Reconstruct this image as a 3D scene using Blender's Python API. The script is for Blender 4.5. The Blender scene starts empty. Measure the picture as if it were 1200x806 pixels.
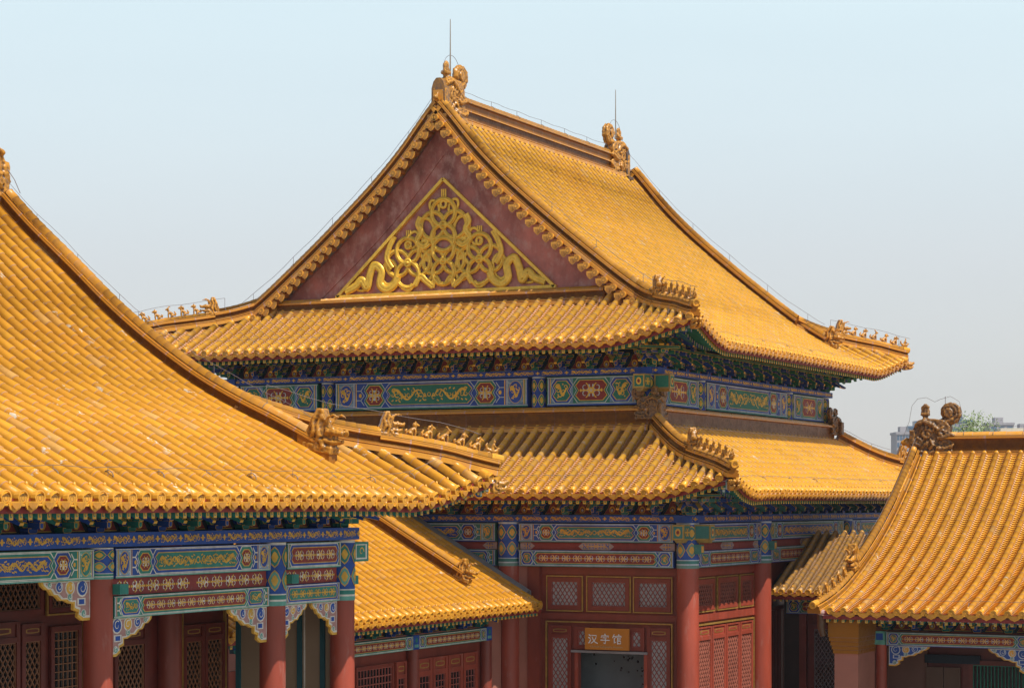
import bpy, math, random
import numpy as np
from mathutils import Vector, Matrix, noise as mnoise
random.seed(7)
R = math.radians
sc = bpy.context.scene
COL = sc.collection

# ------------------------------------------------------------------ camera, sky, sun, exposure
HX, HY = 0.8962, 0.4437            # camera right vector (world X, Y); the halls are square to X and Y
F_PX = 2525.0
cam_d = bpy.data.cameras.new('camera'); cam = bpy.data.objects.new('camera', cam_d); COL.objects.link(cam)
cam_d.sensor_width = 36.0; cam_d.lens = F_PX / 1200.0 * 36.0
cam_d.shift_y = (588.0 - 403.0) / 1200.0
cam_d.clip_end = 8000; cam_d.clip_start = 0.5
cam.rotation_euler = (R(90), 0, math.atan2(HY, HX))
sc.camera = cam
sc.render.resolution_x, sc.render.resolution_y = 1024, 687

SUN = Vector((1.0, -0.31, 1.66)).normalized()      # towards the sun
wd = bpy.data.worlds.new('World'); sc.world = wd; wd.use_nodes = True
nt = wd.node_tree; nt.nodes.clear()
wo = nt.nodes.new('ShaderNodeOutputWorld'); bg = nt.nodes.new('ShaderNodeBackground')
sky = nt.nodes.new('ShaderNodeTexSky'); sky.sky_type = 'NISHITA'; sky.sun_disc = False
sky.sun_elevation = math.asin(SUN.z)
sky.sun_rotation = math.atan2(SUN.x, SUN.y)
sky.air_density = 1.0; sky.dust_density = 1.6; sky.ozone_density = 1.0; sky.altitude = 50
tc = nt.nodes.new('ShaderNodeTexCoord'); sep = nt.nodes.new('ShaderNodeSeparateXYZ')
nt.links.new(tc.outputs['Generated'], sep.inputs[0])
rampw = nt.nodes.new('ShaderNodeValToRGB')          # thin milky spring haze veil, by elevation
rampw.color_ramp.elements[0].position = 0.0; rampw.color_ramp.elements[0].color = (7.9, 7.6, 7.2, 1)
rampw.color_ramp.elements[1].position = 0.235; rampw.color_ramp.elements[1].color = (8.7, 10.5, 11.0, 1)
e_ = rampw.color_ramp.elements.new(0.11); e_.color = (8.1, 8.5, 8.7, 1)
e_ = rampw.color_ramp.elements.new(0.17); e_.color = (8.4, 9.6, 10.0, 1)
e_ = rampw.color_ramp.elements.new(0.33); e_.color = (3.8, 4.9, 6.2, 1)
e_ = rampw.color_ramp.elements.new(0.55); e_.color = (1.5, 2.2, 3.4, 1)
e_ = rampw.color_ramp.elements.new(1.0); e_.color = (0.6, 1.0, 2.0, 1)
nt.links.new(sep.outputs['Z'], rampw.inputs[0])
wn = nt.nodes.new('ShaderNodeTexNoise'); wn.inputs['Scale'].default_value = 3.0; wn.inputs['Detail'].default_value = 3
mpw = nt.nodes.new('ShaderNodeMapping'); mpw.inputs['Scale'].default_value = (1, 1, 5)
nt.links.new(tc.outputs['Generated'], mpw.inputs[0]); nt.links.new(mpw.outputs[0], wn.inputs['Vector'])
wr = nt.nodes.new('ShaderNodeMapRange'); wr.inputs[3].default_value = 0.72; wr.inputs[4].default_value = 0.84
nt.links.new(wn.outputs[0], wr.inputs[0])
mixw = nt.nodes.new('ShaderNodeMixRGB')
nt.links.new(wr.outputs[0], mixw.inputs[0]); nt.links.new(sky.outputs[0], mixw.inputs[1]); nt.links.new(rampw.outputs[0], mixw.inputs[2])
nt.links.new(mixw.outputs[0], bg.inputs[0]); bg.inputs[1].default_value = 0.095
nt.links.new(bg.outputs[0], wo.inputs[0])
sl = bpy.data.lights.new('sun', 'SUN'); sl.energy = 4.9; sl.angle = R(0.5); sl.color = (1.0, 0.945, 0.86)
so = bpy.data.objects.new('sun', sl); COL.objects.link(so); so.rotation_euler = SUN.to_track_quat('Z', 'Y').to_euler()
so.location = (0, 0, 60)
sc.view_settings.view_transform = 'Standard'; sc.view_settings.look = 'None'
sc.view_settings.exposure = 0.10; sc.view_settings.gamma = 1.0
sc.render.engine = 'CYCLES'

# ------------------------------------------------------------------ materials
def N(nt, t, **kw):
    n = nt.nodes.new(t)
    for k, v in kw.items(): setattr(n, k, v)
    return n
def math_(nt, op, a, b=None, c=None):
    n = nt.nodes.new('ShaderNodeMath'); n.operation = op
    for i, v in enumerate((a, b, c)):
        if v is None: continue
        if isinstance(v, (int, float)): n.inputs[i].default_value = v
        else: nt.links.new(v, n.inputs[i])
    return n.outputs[0]
def mix_(nt, fac, a, b, bt='MIX'):
    n = nt.nodes.new('ShaderNodeMixRGB'); n.blend_type = bt
    for i, v in enumerate((fac, a, b)):
        if isinstance(v, (int, float)): n.inputs[i].default_value = v
        elif isinstance(v, tuple): n.inputs[i].default_value = (*v[:3], 1)
        else: nt.links.new(v, n.inputs[i])
    return n.outputs[0]
def noise_(nt, vec, scale, detail=3, rough=0.55):
    n = nt.nodes.new('ShaderNodeTexNoise'); n.inputs['Scale'].default_value = scale
    n.inputs['Detail'].default_value = detail; n.inputs['Roughness'].default_value = rough
    nt.links.new(vec, n.inputs['Vector']); return n.outputs[0]
def rng_(nt, v, a, b, c=0.0, d=1.0):
    n = nt.nodes.new('ShaderNodeMapRange'); nt.links.new(v, n.inputs[0])
    for i, x in enumerate((a, b, c, d)): n.inputs[i + 1].default_value = x
    return n.outputs[0]
MATS = {}
def mat(name, color, rough=0.6, var=0.15, scale=6.0, metal=0.0, bump=0.0, bscale=20.0, wear=None, wearth=(0.62, 0.72), spec=0.5, stretch=None):
    """plain painted/plastered/glazed surface with procedural dirt, tone variation and wear"""
    if name in MATS: return MATS[name]
    m = bpy.data.materials.new(name); m.use_nodes = True; t = m.node_tree
    b = t.nodes['Principled BSDF']; geo = N(t, 'ShaderNodeNewGeometry')
    vec = geo.outputs['Position']
    if stretch:
        mp = N(t, 'ShaderNodeMapping'); mp.inputs['Scale'].default_value = stretch
        t.links.new(vec, mp.inputs[0]); vec = mp.outputs[0]
    n1 = noise_(t, vec, scale, 4); n2 = noise_(t, vec, scale * 0.17, 3)
    s = math_(t, 'ADD', math_(t, 'MULTIPLY', n1, 0.6), math_(t, 'MULTIPLY', n2, 0.4))
    f = rng_(t, s, 0.3, 0.7, 1 - var * 1.6, 1 + var)
    c = mix_(t, 1.0, color, f, 'MULTIPLY')
    if wear:
        w = noise_(t, vec, scale * 2.3, 5, 0.65)
        c = mix_(t, rng_(t, w, wearth[0], wearth[1], 0, 0.85), c, wear)
    t.links.new(c, b.inputs['Base Color'])
    b.inputs['Roughness'].default_value = rough; b.inputs['Metallic'].default_value = metal
    b.inputs['Specular IOR Level'].default_value = spec
    if bump:
        bn = N(t, 'ShaderNodeBump'); bn.inputs['Strength'].default_value = bump; bn.inputs['Distance'].default_value = 0.02
        t.links.new(noise_(t, vec, bscale, 4), bn.inputs['Height']); t.links.new(bn.outputs[0], b.inputs['Normal'])
    MATS[name] = m; return m

def tile_mat(name, base, dark, pale, seam, old=0.0, patch=0.0, pan=False, seamw=0.1, spec=0.38):
    """glazed roof tile: uv.x counts rows, uv.y counts tiles up from the eave"""
    m = bpy.data.materials.new(name); m.use_nodes = True; t = m.node_tree
    b = t.nodes['Principled BSDF']
    uv = N(t, 'ShaderNodeUVMap'); sp = N(t, 'ShaderNodeSeparateXYZ'); t.links.new(uv.outputs[0], sp.inputs[0])
    U, V = sp.outputs[0], sp.outputs[1]
    fu, fv = math_(t, 'FRACT', U), math_(t, 'FRACT', V)
    cb = N(t, 'ShaderNodeCombineXYZ'); t.links.new(math_(t, 'FLOOR', U), cb.inputs[0]); t.links.new(math_(t, 'FLOOR', V), cb.inputs[1])
    wn = N(t, 'ShaderNodeTexWhiteNoise', noise_dimensions='2D'); t.links.new(cb.outputs[0], wn.inputs['Vector'])
    geo = N(t, 'ShaderNodeNewGeometry'); pos = geo.outputs['Position']
    r = wn.outputs['Value']
    c = mix_(t, rng_(t, r, 0, 1, 0, 0.4), base, dark)
    big = noise_(t, pos, 0.6, 3); fine = noise_(t, pos, 9.0, 4, 0.6)
    c = mix_(t, rng_(t, big, 0.35, 0.7, 0.0, 0.35), c, dark)
    c = mix_(t, rng_(t, r, 0.965, 0.985, 0, 0.4), c, (0.66, 0.46, 0.20))          # a few faded replacements
    mps = N(t, 'ShaderNodeMapping'); mps.inputs['Scale'].default_value = (1.2, 1.2, 1.2); t.links.new(pos, mps.inputs[0])
    c = mix_(t, rng_(t, noise_(t, mps.outputs[0], 2.2, 6, 0.7), 0.52, 0.72, 0.0, 0.35), c, tuple(x * 0.62 for x in dark))
    # the tail of each tile, next to the one above, blends to the pale colour; the nose keeps the base colour
    tail_mix = math_(t, 'MULTIPLY', rng_(t, fv, 0.15, 0.95, 0.0, 0.5 + old), rng_(t, fine, 0.3, 0.65, 0.25, 1.0))
    c = mix_(t, tail_mix, c, pale)
    if pan:
        e = math_(t, 'ABSOLUTE', math_(t, 'SUBTRACT', fu, 0.5))
        c = mix_(t, rng_(t, e, 0.20, 0.36, 0.0, 0.92), c, seam)
    else:
        c = mix_(t, rng_(t, fv, 1.0 - seamw, 1.0 - seamw * 0.6, 0.0, 0.95), c, seam)
    if not pan:      # groove shade and grime, put into the colour low on each flank
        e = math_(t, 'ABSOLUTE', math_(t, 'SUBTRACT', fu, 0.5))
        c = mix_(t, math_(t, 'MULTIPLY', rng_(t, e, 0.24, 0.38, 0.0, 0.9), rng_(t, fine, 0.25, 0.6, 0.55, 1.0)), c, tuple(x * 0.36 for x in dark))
    gr = rng_(t, noise_(t, pos, 22.0, 5, 0.7), 0.60, 0.8, 0.0, 0.3 + old)
    c = mix_(t, gr, c, (0.16, 0.07, 0.025))
    if patch:
        mp = N(t, 'ShaderNodeMapping'); mp.inputs['Scale'].default_value = (0.9, 2.6, 1.5); t.links.new(pos, mp.inputs[0])
        p = math_(t, 'MULTIPLY', rng_(t, noise_(t, mp.outputs[0], 0.75, 2), 0.60, 0.66, 0, 1), rng_(t, noise_(t, mp.outputs[0], 5.0, 5, 0.7), 0.56, 0.60, 0, 1))
        c = mix_(t, math_(t, 'MULTIPLY', p, patch), c, (0.8, 0.74, 0.6))
    hs = N(t, 'ShaderNodeHueSaturation'); t.links.new(c, hs.inputs['Color'])
    t.links.new(rng_(t, wn.outputs['Color'], 0, 1, 0.87, 1.09), hs.inputs['Value'])
    t.links.new(hs.outputs[0], b.inputs['Base Color'])
    t.links.new(rng_(t, fine, 0.3, 0.7, 0.22, 0.5), b.inputs['Roughness'])
    b.inputs['Specular IOR Level'].default_value = spec
    bn = N(t, 'ShaderNodeBump'); bn.inputs['Strength'].default_value = 0.25; bn.inputs['Distance'].default_value = 0.01
    t.links.new(noise_(t, pos, 30.0, 3), bn.inputs['Height']); t.links.new(bn.outputs[0], b.inputs['Normal'])
    MATS[name] = m; return m

SEAM = (0.60, 0.37, 0.31)
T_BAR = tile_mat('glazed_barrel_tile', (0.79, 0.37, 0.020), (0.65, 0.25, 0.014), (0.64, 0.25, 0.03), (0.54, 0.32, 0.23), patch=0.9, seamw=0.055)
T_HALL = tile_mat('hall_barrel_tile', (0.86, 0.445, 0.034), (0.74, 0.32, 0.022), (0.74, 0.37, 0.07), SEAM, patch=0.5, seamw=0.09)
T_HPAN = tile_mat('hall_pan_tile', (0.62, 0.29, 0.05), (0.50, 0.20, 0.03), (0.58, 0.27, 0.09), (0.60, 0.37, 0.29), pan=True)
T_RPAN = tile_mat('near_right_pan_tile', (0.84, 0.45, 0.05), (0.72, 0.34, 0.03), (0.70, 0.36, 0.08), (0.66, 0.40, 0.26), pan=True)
T_PAN = tile_mat('glazed_pan_tile', (0.40, 0.15, 0.014), (0.28, 0.09, 0.009), (0.36, 0.15, 0.03), (0.26, 0.12, 0.06), pan=True)  # darker than the rows: shade in the gaps is put into the colour
T_OLD = tile_mat('weathered_barrel_tile', (0.66, 0.33, 0.045), (0.42, 0.21, 0.06), (0.42, 0.27, 0.17), (0.32, 0.22, 0.18), old=0.4)
T_OLDP = tile_mat('weathered_pan_tile', (0.5, 0.25, 0.05), (0.35, 0.18, 0.07), (0.4, 0.27, 0.18), (0.34, 0.24, 0.2), old=0.4, pan=True)
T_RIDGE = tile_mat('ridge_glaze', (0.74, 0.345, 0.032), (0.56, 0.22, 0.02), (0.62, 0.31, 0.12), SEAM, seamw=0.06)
T_WEB = tile_mat('ridge_side_glaze', (0.40, 0.155, 0.013), (0.28, 0.095, 0.010), (0.30, 0.12, 0.015), (0.34, 0.19, 0.14), seamw=0.045, spec=0.2)  # dull copy of the ridge glaze; shadow on the sides is in its colour
GLAZE = mat('ornament_glaze', (0.62, 0.28, 0.028), 0.32, 0.3, 9, bump=0.3, bscale=30, wear=(0.26, 0.13, 0.05), wearth=(0.5, 0.66))
def crevice(m, dark, lo=0.455, hi=0.515):  # browns the creases: occlusion shade as well as grime, in the colour
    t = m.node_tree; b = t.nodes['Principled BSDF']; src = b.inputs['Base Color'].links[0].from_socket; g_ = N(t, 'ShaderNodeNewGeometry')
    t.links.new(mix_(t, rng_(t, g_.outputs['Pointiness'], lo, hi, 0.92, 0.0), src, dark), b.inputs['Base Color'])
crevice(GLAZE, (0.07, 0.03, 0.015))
DARKG = mat('old_ornament_glaze', (0.40, 0.185, 0.03), 0.4, 0.35, 7, bump=0.4, bscale=26, wear=(0.17, 0.10, 0.06), wearth=(0.42, 0.60)); crevice(DARKG, (0.05, 0.025, 0.015), 0.46, 0.53)  # browner glaze copy; the corner dragons' shade is put into its colour
HOLE = mat('dim_brown_opening', (0.06, 0.03, 0.024), 0.7, 0.2, 2)
LATS = mat('faded_red_lattice', (0.36, 0.11, 0.07), 0.6, 0.2, 8)
DTEAL = mat('dark_teal_border', (0.018, 0.10, 0.12), 0.6, 0.15, 3)
CAPM = mat('tile_end_glaze', (0.78, 0.37, 0.035), 0.28, 0.22, 8, wear=(0.62, 0.47, 0.3), wearth=(0.66, 0.76))
CAPD = mat('tile_end_relief', (0.50, 0.215, 0.025), 0.4, 0.2, 8)
FILL = mat('pink_lime_mortar', (0.48, 0.30, 0.27), 0.9, 0.2, 8)
GREYM = mat('grey_flashing_mortar', (0.30, 0.27, 0.26), 0.9, 0.22, 3, bump=0.3)
TIMB = mat('dark_red_lacquer', (0.25, 0.047, 0.027), 0.45, 0.22, 3, bump=0.08, wear=(0.33, 0.10, 0.08), wearth=(0.62, 0.8), stretch=(1, 1, 0.35))
COLM = mat('column_red_lacquer', (0.36, 0.064, 0.034), 0.5, 0.24, 2.6, bump=0.06, wear=(0.40, 0.17, 0.13), wearth=(0.58, 0.78), stretch=(1, 1, 0.25))
LATT = mat('lattice_red_paint', (0.34, 0.085, 0.062), 0.55, 0.2, 8, wear=(0.5, 0.27, 0.22), wearth=(0.58, 0.72))
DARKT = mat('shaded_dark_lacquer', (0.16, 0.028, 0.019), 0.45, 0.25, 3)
GOLDL = mat('gilt_line', (0.46, 0.26, 0.06), 0.4, 0.25, 10, metal=0.2)
MASON = mat('red_wash_plaster', (0.42, 0.165, 0.115), 0.9, 0.13, 1.3, bump=0.15, wear=(0.52, 0.28, 0.21), wearth=(0.66, 0.84))
PEDW = mat('weathered_pediment_red', (0.47, 0.175, 0.145), 0.9, 0.4, 1.3, bump=0.3, bscale=9, wear=(0.60, 0.38, 0.33), wearth=(0.47, 0.76), stretch=(1.6, 1, 1.0))
GILT = mat('gilded_relief', (0.94, 0.57, 0.06), 0.36, 0.22, 7, metal=0.25, bump=0.25, wear=(0.2, 0.17, 0.14), wearth=(0.66, 0.70))
PAPER = mat('window_paper_grey', (0.50, 0.50, 0.48), 0.8, 0.2, 2)
DGLASS = mat('dark_window_glass', (0.012, 0.014, 0.016), 0.12, 0.1, 2)
SCREEN = mat('grey_display_board', (0.12, 0.14, 0.15), 0.5, 0.25, 1.2)
METAL = mat('dull_grey_cable', (0.20, 0.17, 0.17), 0.5, 0.1, 5)
RODM = mat('weathered_rod_metal', (0.30, 0.24, 0.18), 0.45, 0.1, 5)
BEIGE = mat('beige_wall_panel', (0.33, 0.235, 0.15), 0.8, 0.1, 0.8)
WHITEP = mat('white_lettering', (0.85, 0.83, 0.78), 0.5, 0.02)
BOARDM = mat('orange_signboard', (0.62, 0.22, 0.025), 0.35, 0.07, 2)
PAVE = mat('grey_stone_paving', (0.25, 0.225, 0.19), 0.85, 0.2, 0.7)

def palette(tag, d):
    return {k: mat(tag + '_' + k + '_paint', v, 0.62, 0.2, 7, wear=(0.30, 0.28, 0.25), wearth=(0.64, 0.82)) for k, v in d.items()}
PAL_FRESH = palette('bright', dict(blue=(0.016, 0.085, 0.40), green=(0.03, 0.25, 0.20), mint=(0.15, 0.42, 0.34), red=(0.30, 0.035, 0.03),
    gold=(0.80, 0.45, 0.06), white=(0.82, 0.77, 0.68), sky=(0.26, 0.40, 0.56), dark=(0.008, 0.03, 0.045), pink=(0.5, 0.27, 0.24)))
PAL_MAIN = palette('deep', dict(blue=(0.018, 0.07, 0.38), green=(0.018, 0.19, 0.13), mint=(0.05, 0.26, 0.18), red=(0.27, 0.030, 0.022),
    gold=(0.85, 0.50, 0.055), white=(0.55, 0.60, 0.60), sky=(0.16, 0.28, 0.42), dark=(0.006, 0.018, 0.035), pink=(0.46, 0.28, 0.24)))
PAL_FADE = palette('faded', dict(blue=(0.028, 0.085, 0.36), green=(0.06, 0.22, 0.19), mint=(0.17, 0.30, 0.25), red=(0.28, 0.04, 0.03),
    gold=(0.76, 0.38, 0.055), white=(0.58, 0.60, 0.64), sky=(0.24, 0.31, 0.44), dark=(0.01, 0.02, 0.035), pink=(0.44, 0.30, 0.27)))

# ------------------------------------------------------------------ mesh builder
class MB:
    def __init__(s): s.v = []; s.f = []; s.m = []; s.uv = []; s.mats = []; s.sm = []
    def mi(s, m):
        if m not in s.mats: s.mats.append(m)
        return s.mats.index(m)
    def face(s, pts, m, uv=None, smooth=False):
        b = len(s.v); s.v.extend([tuple(p) for p in pts]); n = len(pts)
        s.f.append(tuple(range(b, b + n))); s.m.append(s.mi(m)); s.sm.append(smooth)
        s.uv.append(uv if uv else [(0.5, 0.5)] * n)
    def grid(s, rings, m, uvs=None, smooth=True, closed=False):
        """rings: list of equal-length point lists"""
        b = len(s.v); k = len(rings[0]); mi = s.mi(m)
        for r in rings: s.v.extend([tuple(p) for p in r])
        for i in range(len(rings) - 1):
            for j in range(k if closed else k - 1):
                j2 = (j + 1) % k
                s.f.append((b + i * k + j, b + i * k + j2, b + (i + 1) * k + j2, b + (i + 1) * k + j)); s.m.append(mi); s.sm.append(smooth)
                s.uv.append([uvs[i][j], uvs[i][j2], uvs[i + 1][j2], uvs[i + 1][j]] if uvs else [(0.5, 0.5)] * 4)
    def box(s, fr, u0, u1, v0, v1, w0, w1, m):
        P = [fr(u, v, w) for w in (w0, w1) for (u, v) in ((u0, v0), (u1, v0), (u1, v1), (u0, v1))]
        b = len(s.v); s.v.extend([tuple(p) for p in P]); mi = s.mi(m)
        for q in ((0, 3, 2, 1), (4, 5, 6, 7), (0, 1, 5, 4), (1, 2, 6, 5), (2, 3, 7, 6), (3, 0, 4, 7)):
            s.f.append(tuple(b + i for i in q)); s.m.append(mi); s.uv.append([(0.5, 0.5)] * 4); s.sm.append(False)
    def prism(s, fr, pts, w0, w1, m, msid=None):
        n = len(pts); msid = msid or m
        s.face([fr(u, v, w1) for u, v in pts], m); s.face([fr(u, v, w0) for u, v in reversed(pts)], m)
        for i in range(n):
            (a, b_), (c, d) = pts[i], pts[(i + 1) % n]
            s.face([fr(a, b_, w0), fr(c, d, w0), fr(c, d, w1), fr(a, b_, w1)], msid)
    def cyl(s, c, r, z0, z1, m, n=24, r1=None):
        r1 = r if r1 is None else r1
        ring = lambda rr, z: [(c[0] + rr * math.cos(2 * math.pi * i / n), c[1] + rr * math.sin(2 * math.pi * i / n), z) for i in range(n)]
        s.grid([ring(r, z0), ring(r1, z1)], m, closed=True); s.face(ring(r1, z1), m); s.face(list(reversed(ring(r, z0))), m)
    def tube(s, pts, rad, m, n=8, flat=1.0, up=None, caps=True, smooth=True):
        pts = [Vector(p) for p in pts]; k = len(pts)
        if not hasattr(rad, '__len__'): rad = [rad] * k
        rings = []; ref = up
        for i, p in enumerate(pts):
            t = (pts[min(i + 1, k - 1)] - pts[max(i - 1, 0)]).normalized()
            if up is None:
                if ref is None: ref = Vector((0, 0, 1)) if abs(t.z) < 0.9 else Vector((1, 0, 0))
                a = (ref - t * ref.dot(t)).normalized(); ref = a
            else: a = (Vector(up) - t * Vector(up).dot(t)).normalized()
            b = t.cross(a)
            rings.append([p + a * (rad[i] * flat * math.sin(2 * math.pi * j / n)) + b * (rad[i] * math.cos(2 * math.pi * j / n)) for j in range(n)])
        s.grid(rings, m, closed=True, smooth=smooth)
        if caps: s.face(rings[-1], m); s.face(list(reversed(rings[0])), m)
    def ball(s, c, r, m, n=8, k=5):
        r = (r, r, r) if not hasattr(r, '__len__') else r
        rings = [[(c[0] + r[0] * math.sin(math.pi * i / k) * math.cos(2 * math.pi * j / n), c[1] + r[1] * math.sin(math.pi * i / k) * math.sin(2 * math.pi * j / n), c[2] + r[2] * math.cos(math.pi * i / k)) for j in range(n)] for i in range(k + 1)]
        s.grid(rings, m, closed=True)
    def mesh(s, name):
        me = bpy.data.meshes.new(name); me.from_pydata(s.v, [], s.f)
        for m in s.mats: me.materials.append(m)
        me.polygons.foreach_set('material_index', s.m); me.polygons.foreach_set('use_smooth', s.sm)
        ul = me.uv_layers.new(name='UVMap')
        ul.data.foreach_set('uv', np.array([c for f in s.uv for p in f for c in p], dtype=np.float32))
        me.update(); return me
    def build(s, name, parent=None):
        o = bpy.data.objects.new(name, s.mesh(name)); COL.objects.link(o)
        if parent is not None:
            o.parent = parent; o.matrix_parent_inverse = Matrix.Identity(4)
            L = root_offset(parent)
            o.data.transform(Matrix.Translation(-L))
        return o
def root_offset(o):
    L = Vector((0, 0, 0))
    while o is not None: L += o.location; o = o.parent
    return L
def tag(o, label=None, cat=None, group=None, kind=None):
    for k, v in (('label', label), ('category', cat), ('group', group), ('kind', kind)):
        if v: o[k] = v
    return o
def empty(name, loc, label, cat, group=None):
    o = bpy.data.objects.new(name, None); COL.objects.link(o); o.location = loc; o.empty_display_size = 0.5
    return tag(o, label, cat, group)
class Fr:
    """face frame: u along, v up (world z), w outward"""
    def __init__(s, O, a, n): s.O = Vector((O[0], O[1], 0)); s.a = Vector((a[0], a[1], 0)); s.n = Vector((n[0], n[1], 0))
    def __call__(s, u, v, w=0.0): return s.O + s.a * u + s.n * w + Vector((0, 0, v))
    def inst(s, u, v, w): # matrix of a local object: x along, y outward, z up
        m = Matrix.Identity(4); x = s.a; y = s.n; z = Vector((0, 0, 1)); p = s(u, v, w)
        for i in range(3): m[i][0], m[i][1], m[i][2], m[i][3] = x[i], y[i], z[i], p[i]
        return m
LOC = lambda x, y, z: Vector((x, y, z))
def place(mesh_obj_data, name, parent, M, label=None):
    o = bpy.data.objects.new(name, mesh_obj_data); COL.objects.link(o)
    if parent is not None: o.parent = parent; M = Matrix.Translation(-root_offset(parent)) @ M
    o.matrix_local = M
    if label: o['label'] = label
    return o

# ------------------------------------------------------------------ roofs
class Side:
    """one tiled slope. s along the eave, q outward from the column line; corners at sA, sB (None = open end)"""
    def __init__(s, O, e, o, zf, Q, q0, s0, s1, sA=None, sB=None, L=0.5, E=0.3, inner=0.5, gable=None, back=None):
        s.O = Vector((O[0], O[1], 0)); s.e = Vector((e[0], e[1], 0)); s.o = Vector((o[0], o[1], 0)); s.zf = zf; s.Q = Q; s.q0 = q0
        s.s0, s.s1, s.sA, s.sB, s.L, s.E, s.inner, s.gable = s0, s1, sA, sB, L, E, inner, gable
        s.reach = 2.6
    def a(s, t):
        c = -99.0
        if s.sA is not None: c = max(c, s.sA - t)
        if s.sB is not None: c = max(c, t - s.sB)
        return c
    def g(s, x): return max(0.0, min(1.15, (x + s.reach) / (s.reach + 2.1))) ** 1.5
    def qe(s, t): return s.Q + s.E * s.g(s.a(t)) ** 1.4
    def qs(s, t):
        a = s.a(t)
        if s.gable is not None:              # hip and gable roof: beyond the gable the rows start on the hip
            return a + 0.06 if a > -s.gable else s.q0
        return max(s.q0, a + 0.06)
    def z(s, t, q):
        a = s.a(t)
        if a < -1.6: return s.zf(q)
        lift = s.L * max(0.0, min(1.2, (a + 0.7) / 2.7)) ** 1.5 * max(0.0, min(1.0, (q + 1.6) / 3.0))
        return s.zf(q) + lift + 0.28 * s.L * math.exp(-((a - 0.9) / 1.0) ** 2) * math.exp(-max(0.0, q - a) / 0.7)
    def P(s, t, q, dz=0.0):
        p = s.O + s.e * t + s.o * q; p.z = s.z(t, q) + dz; return p

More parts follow.
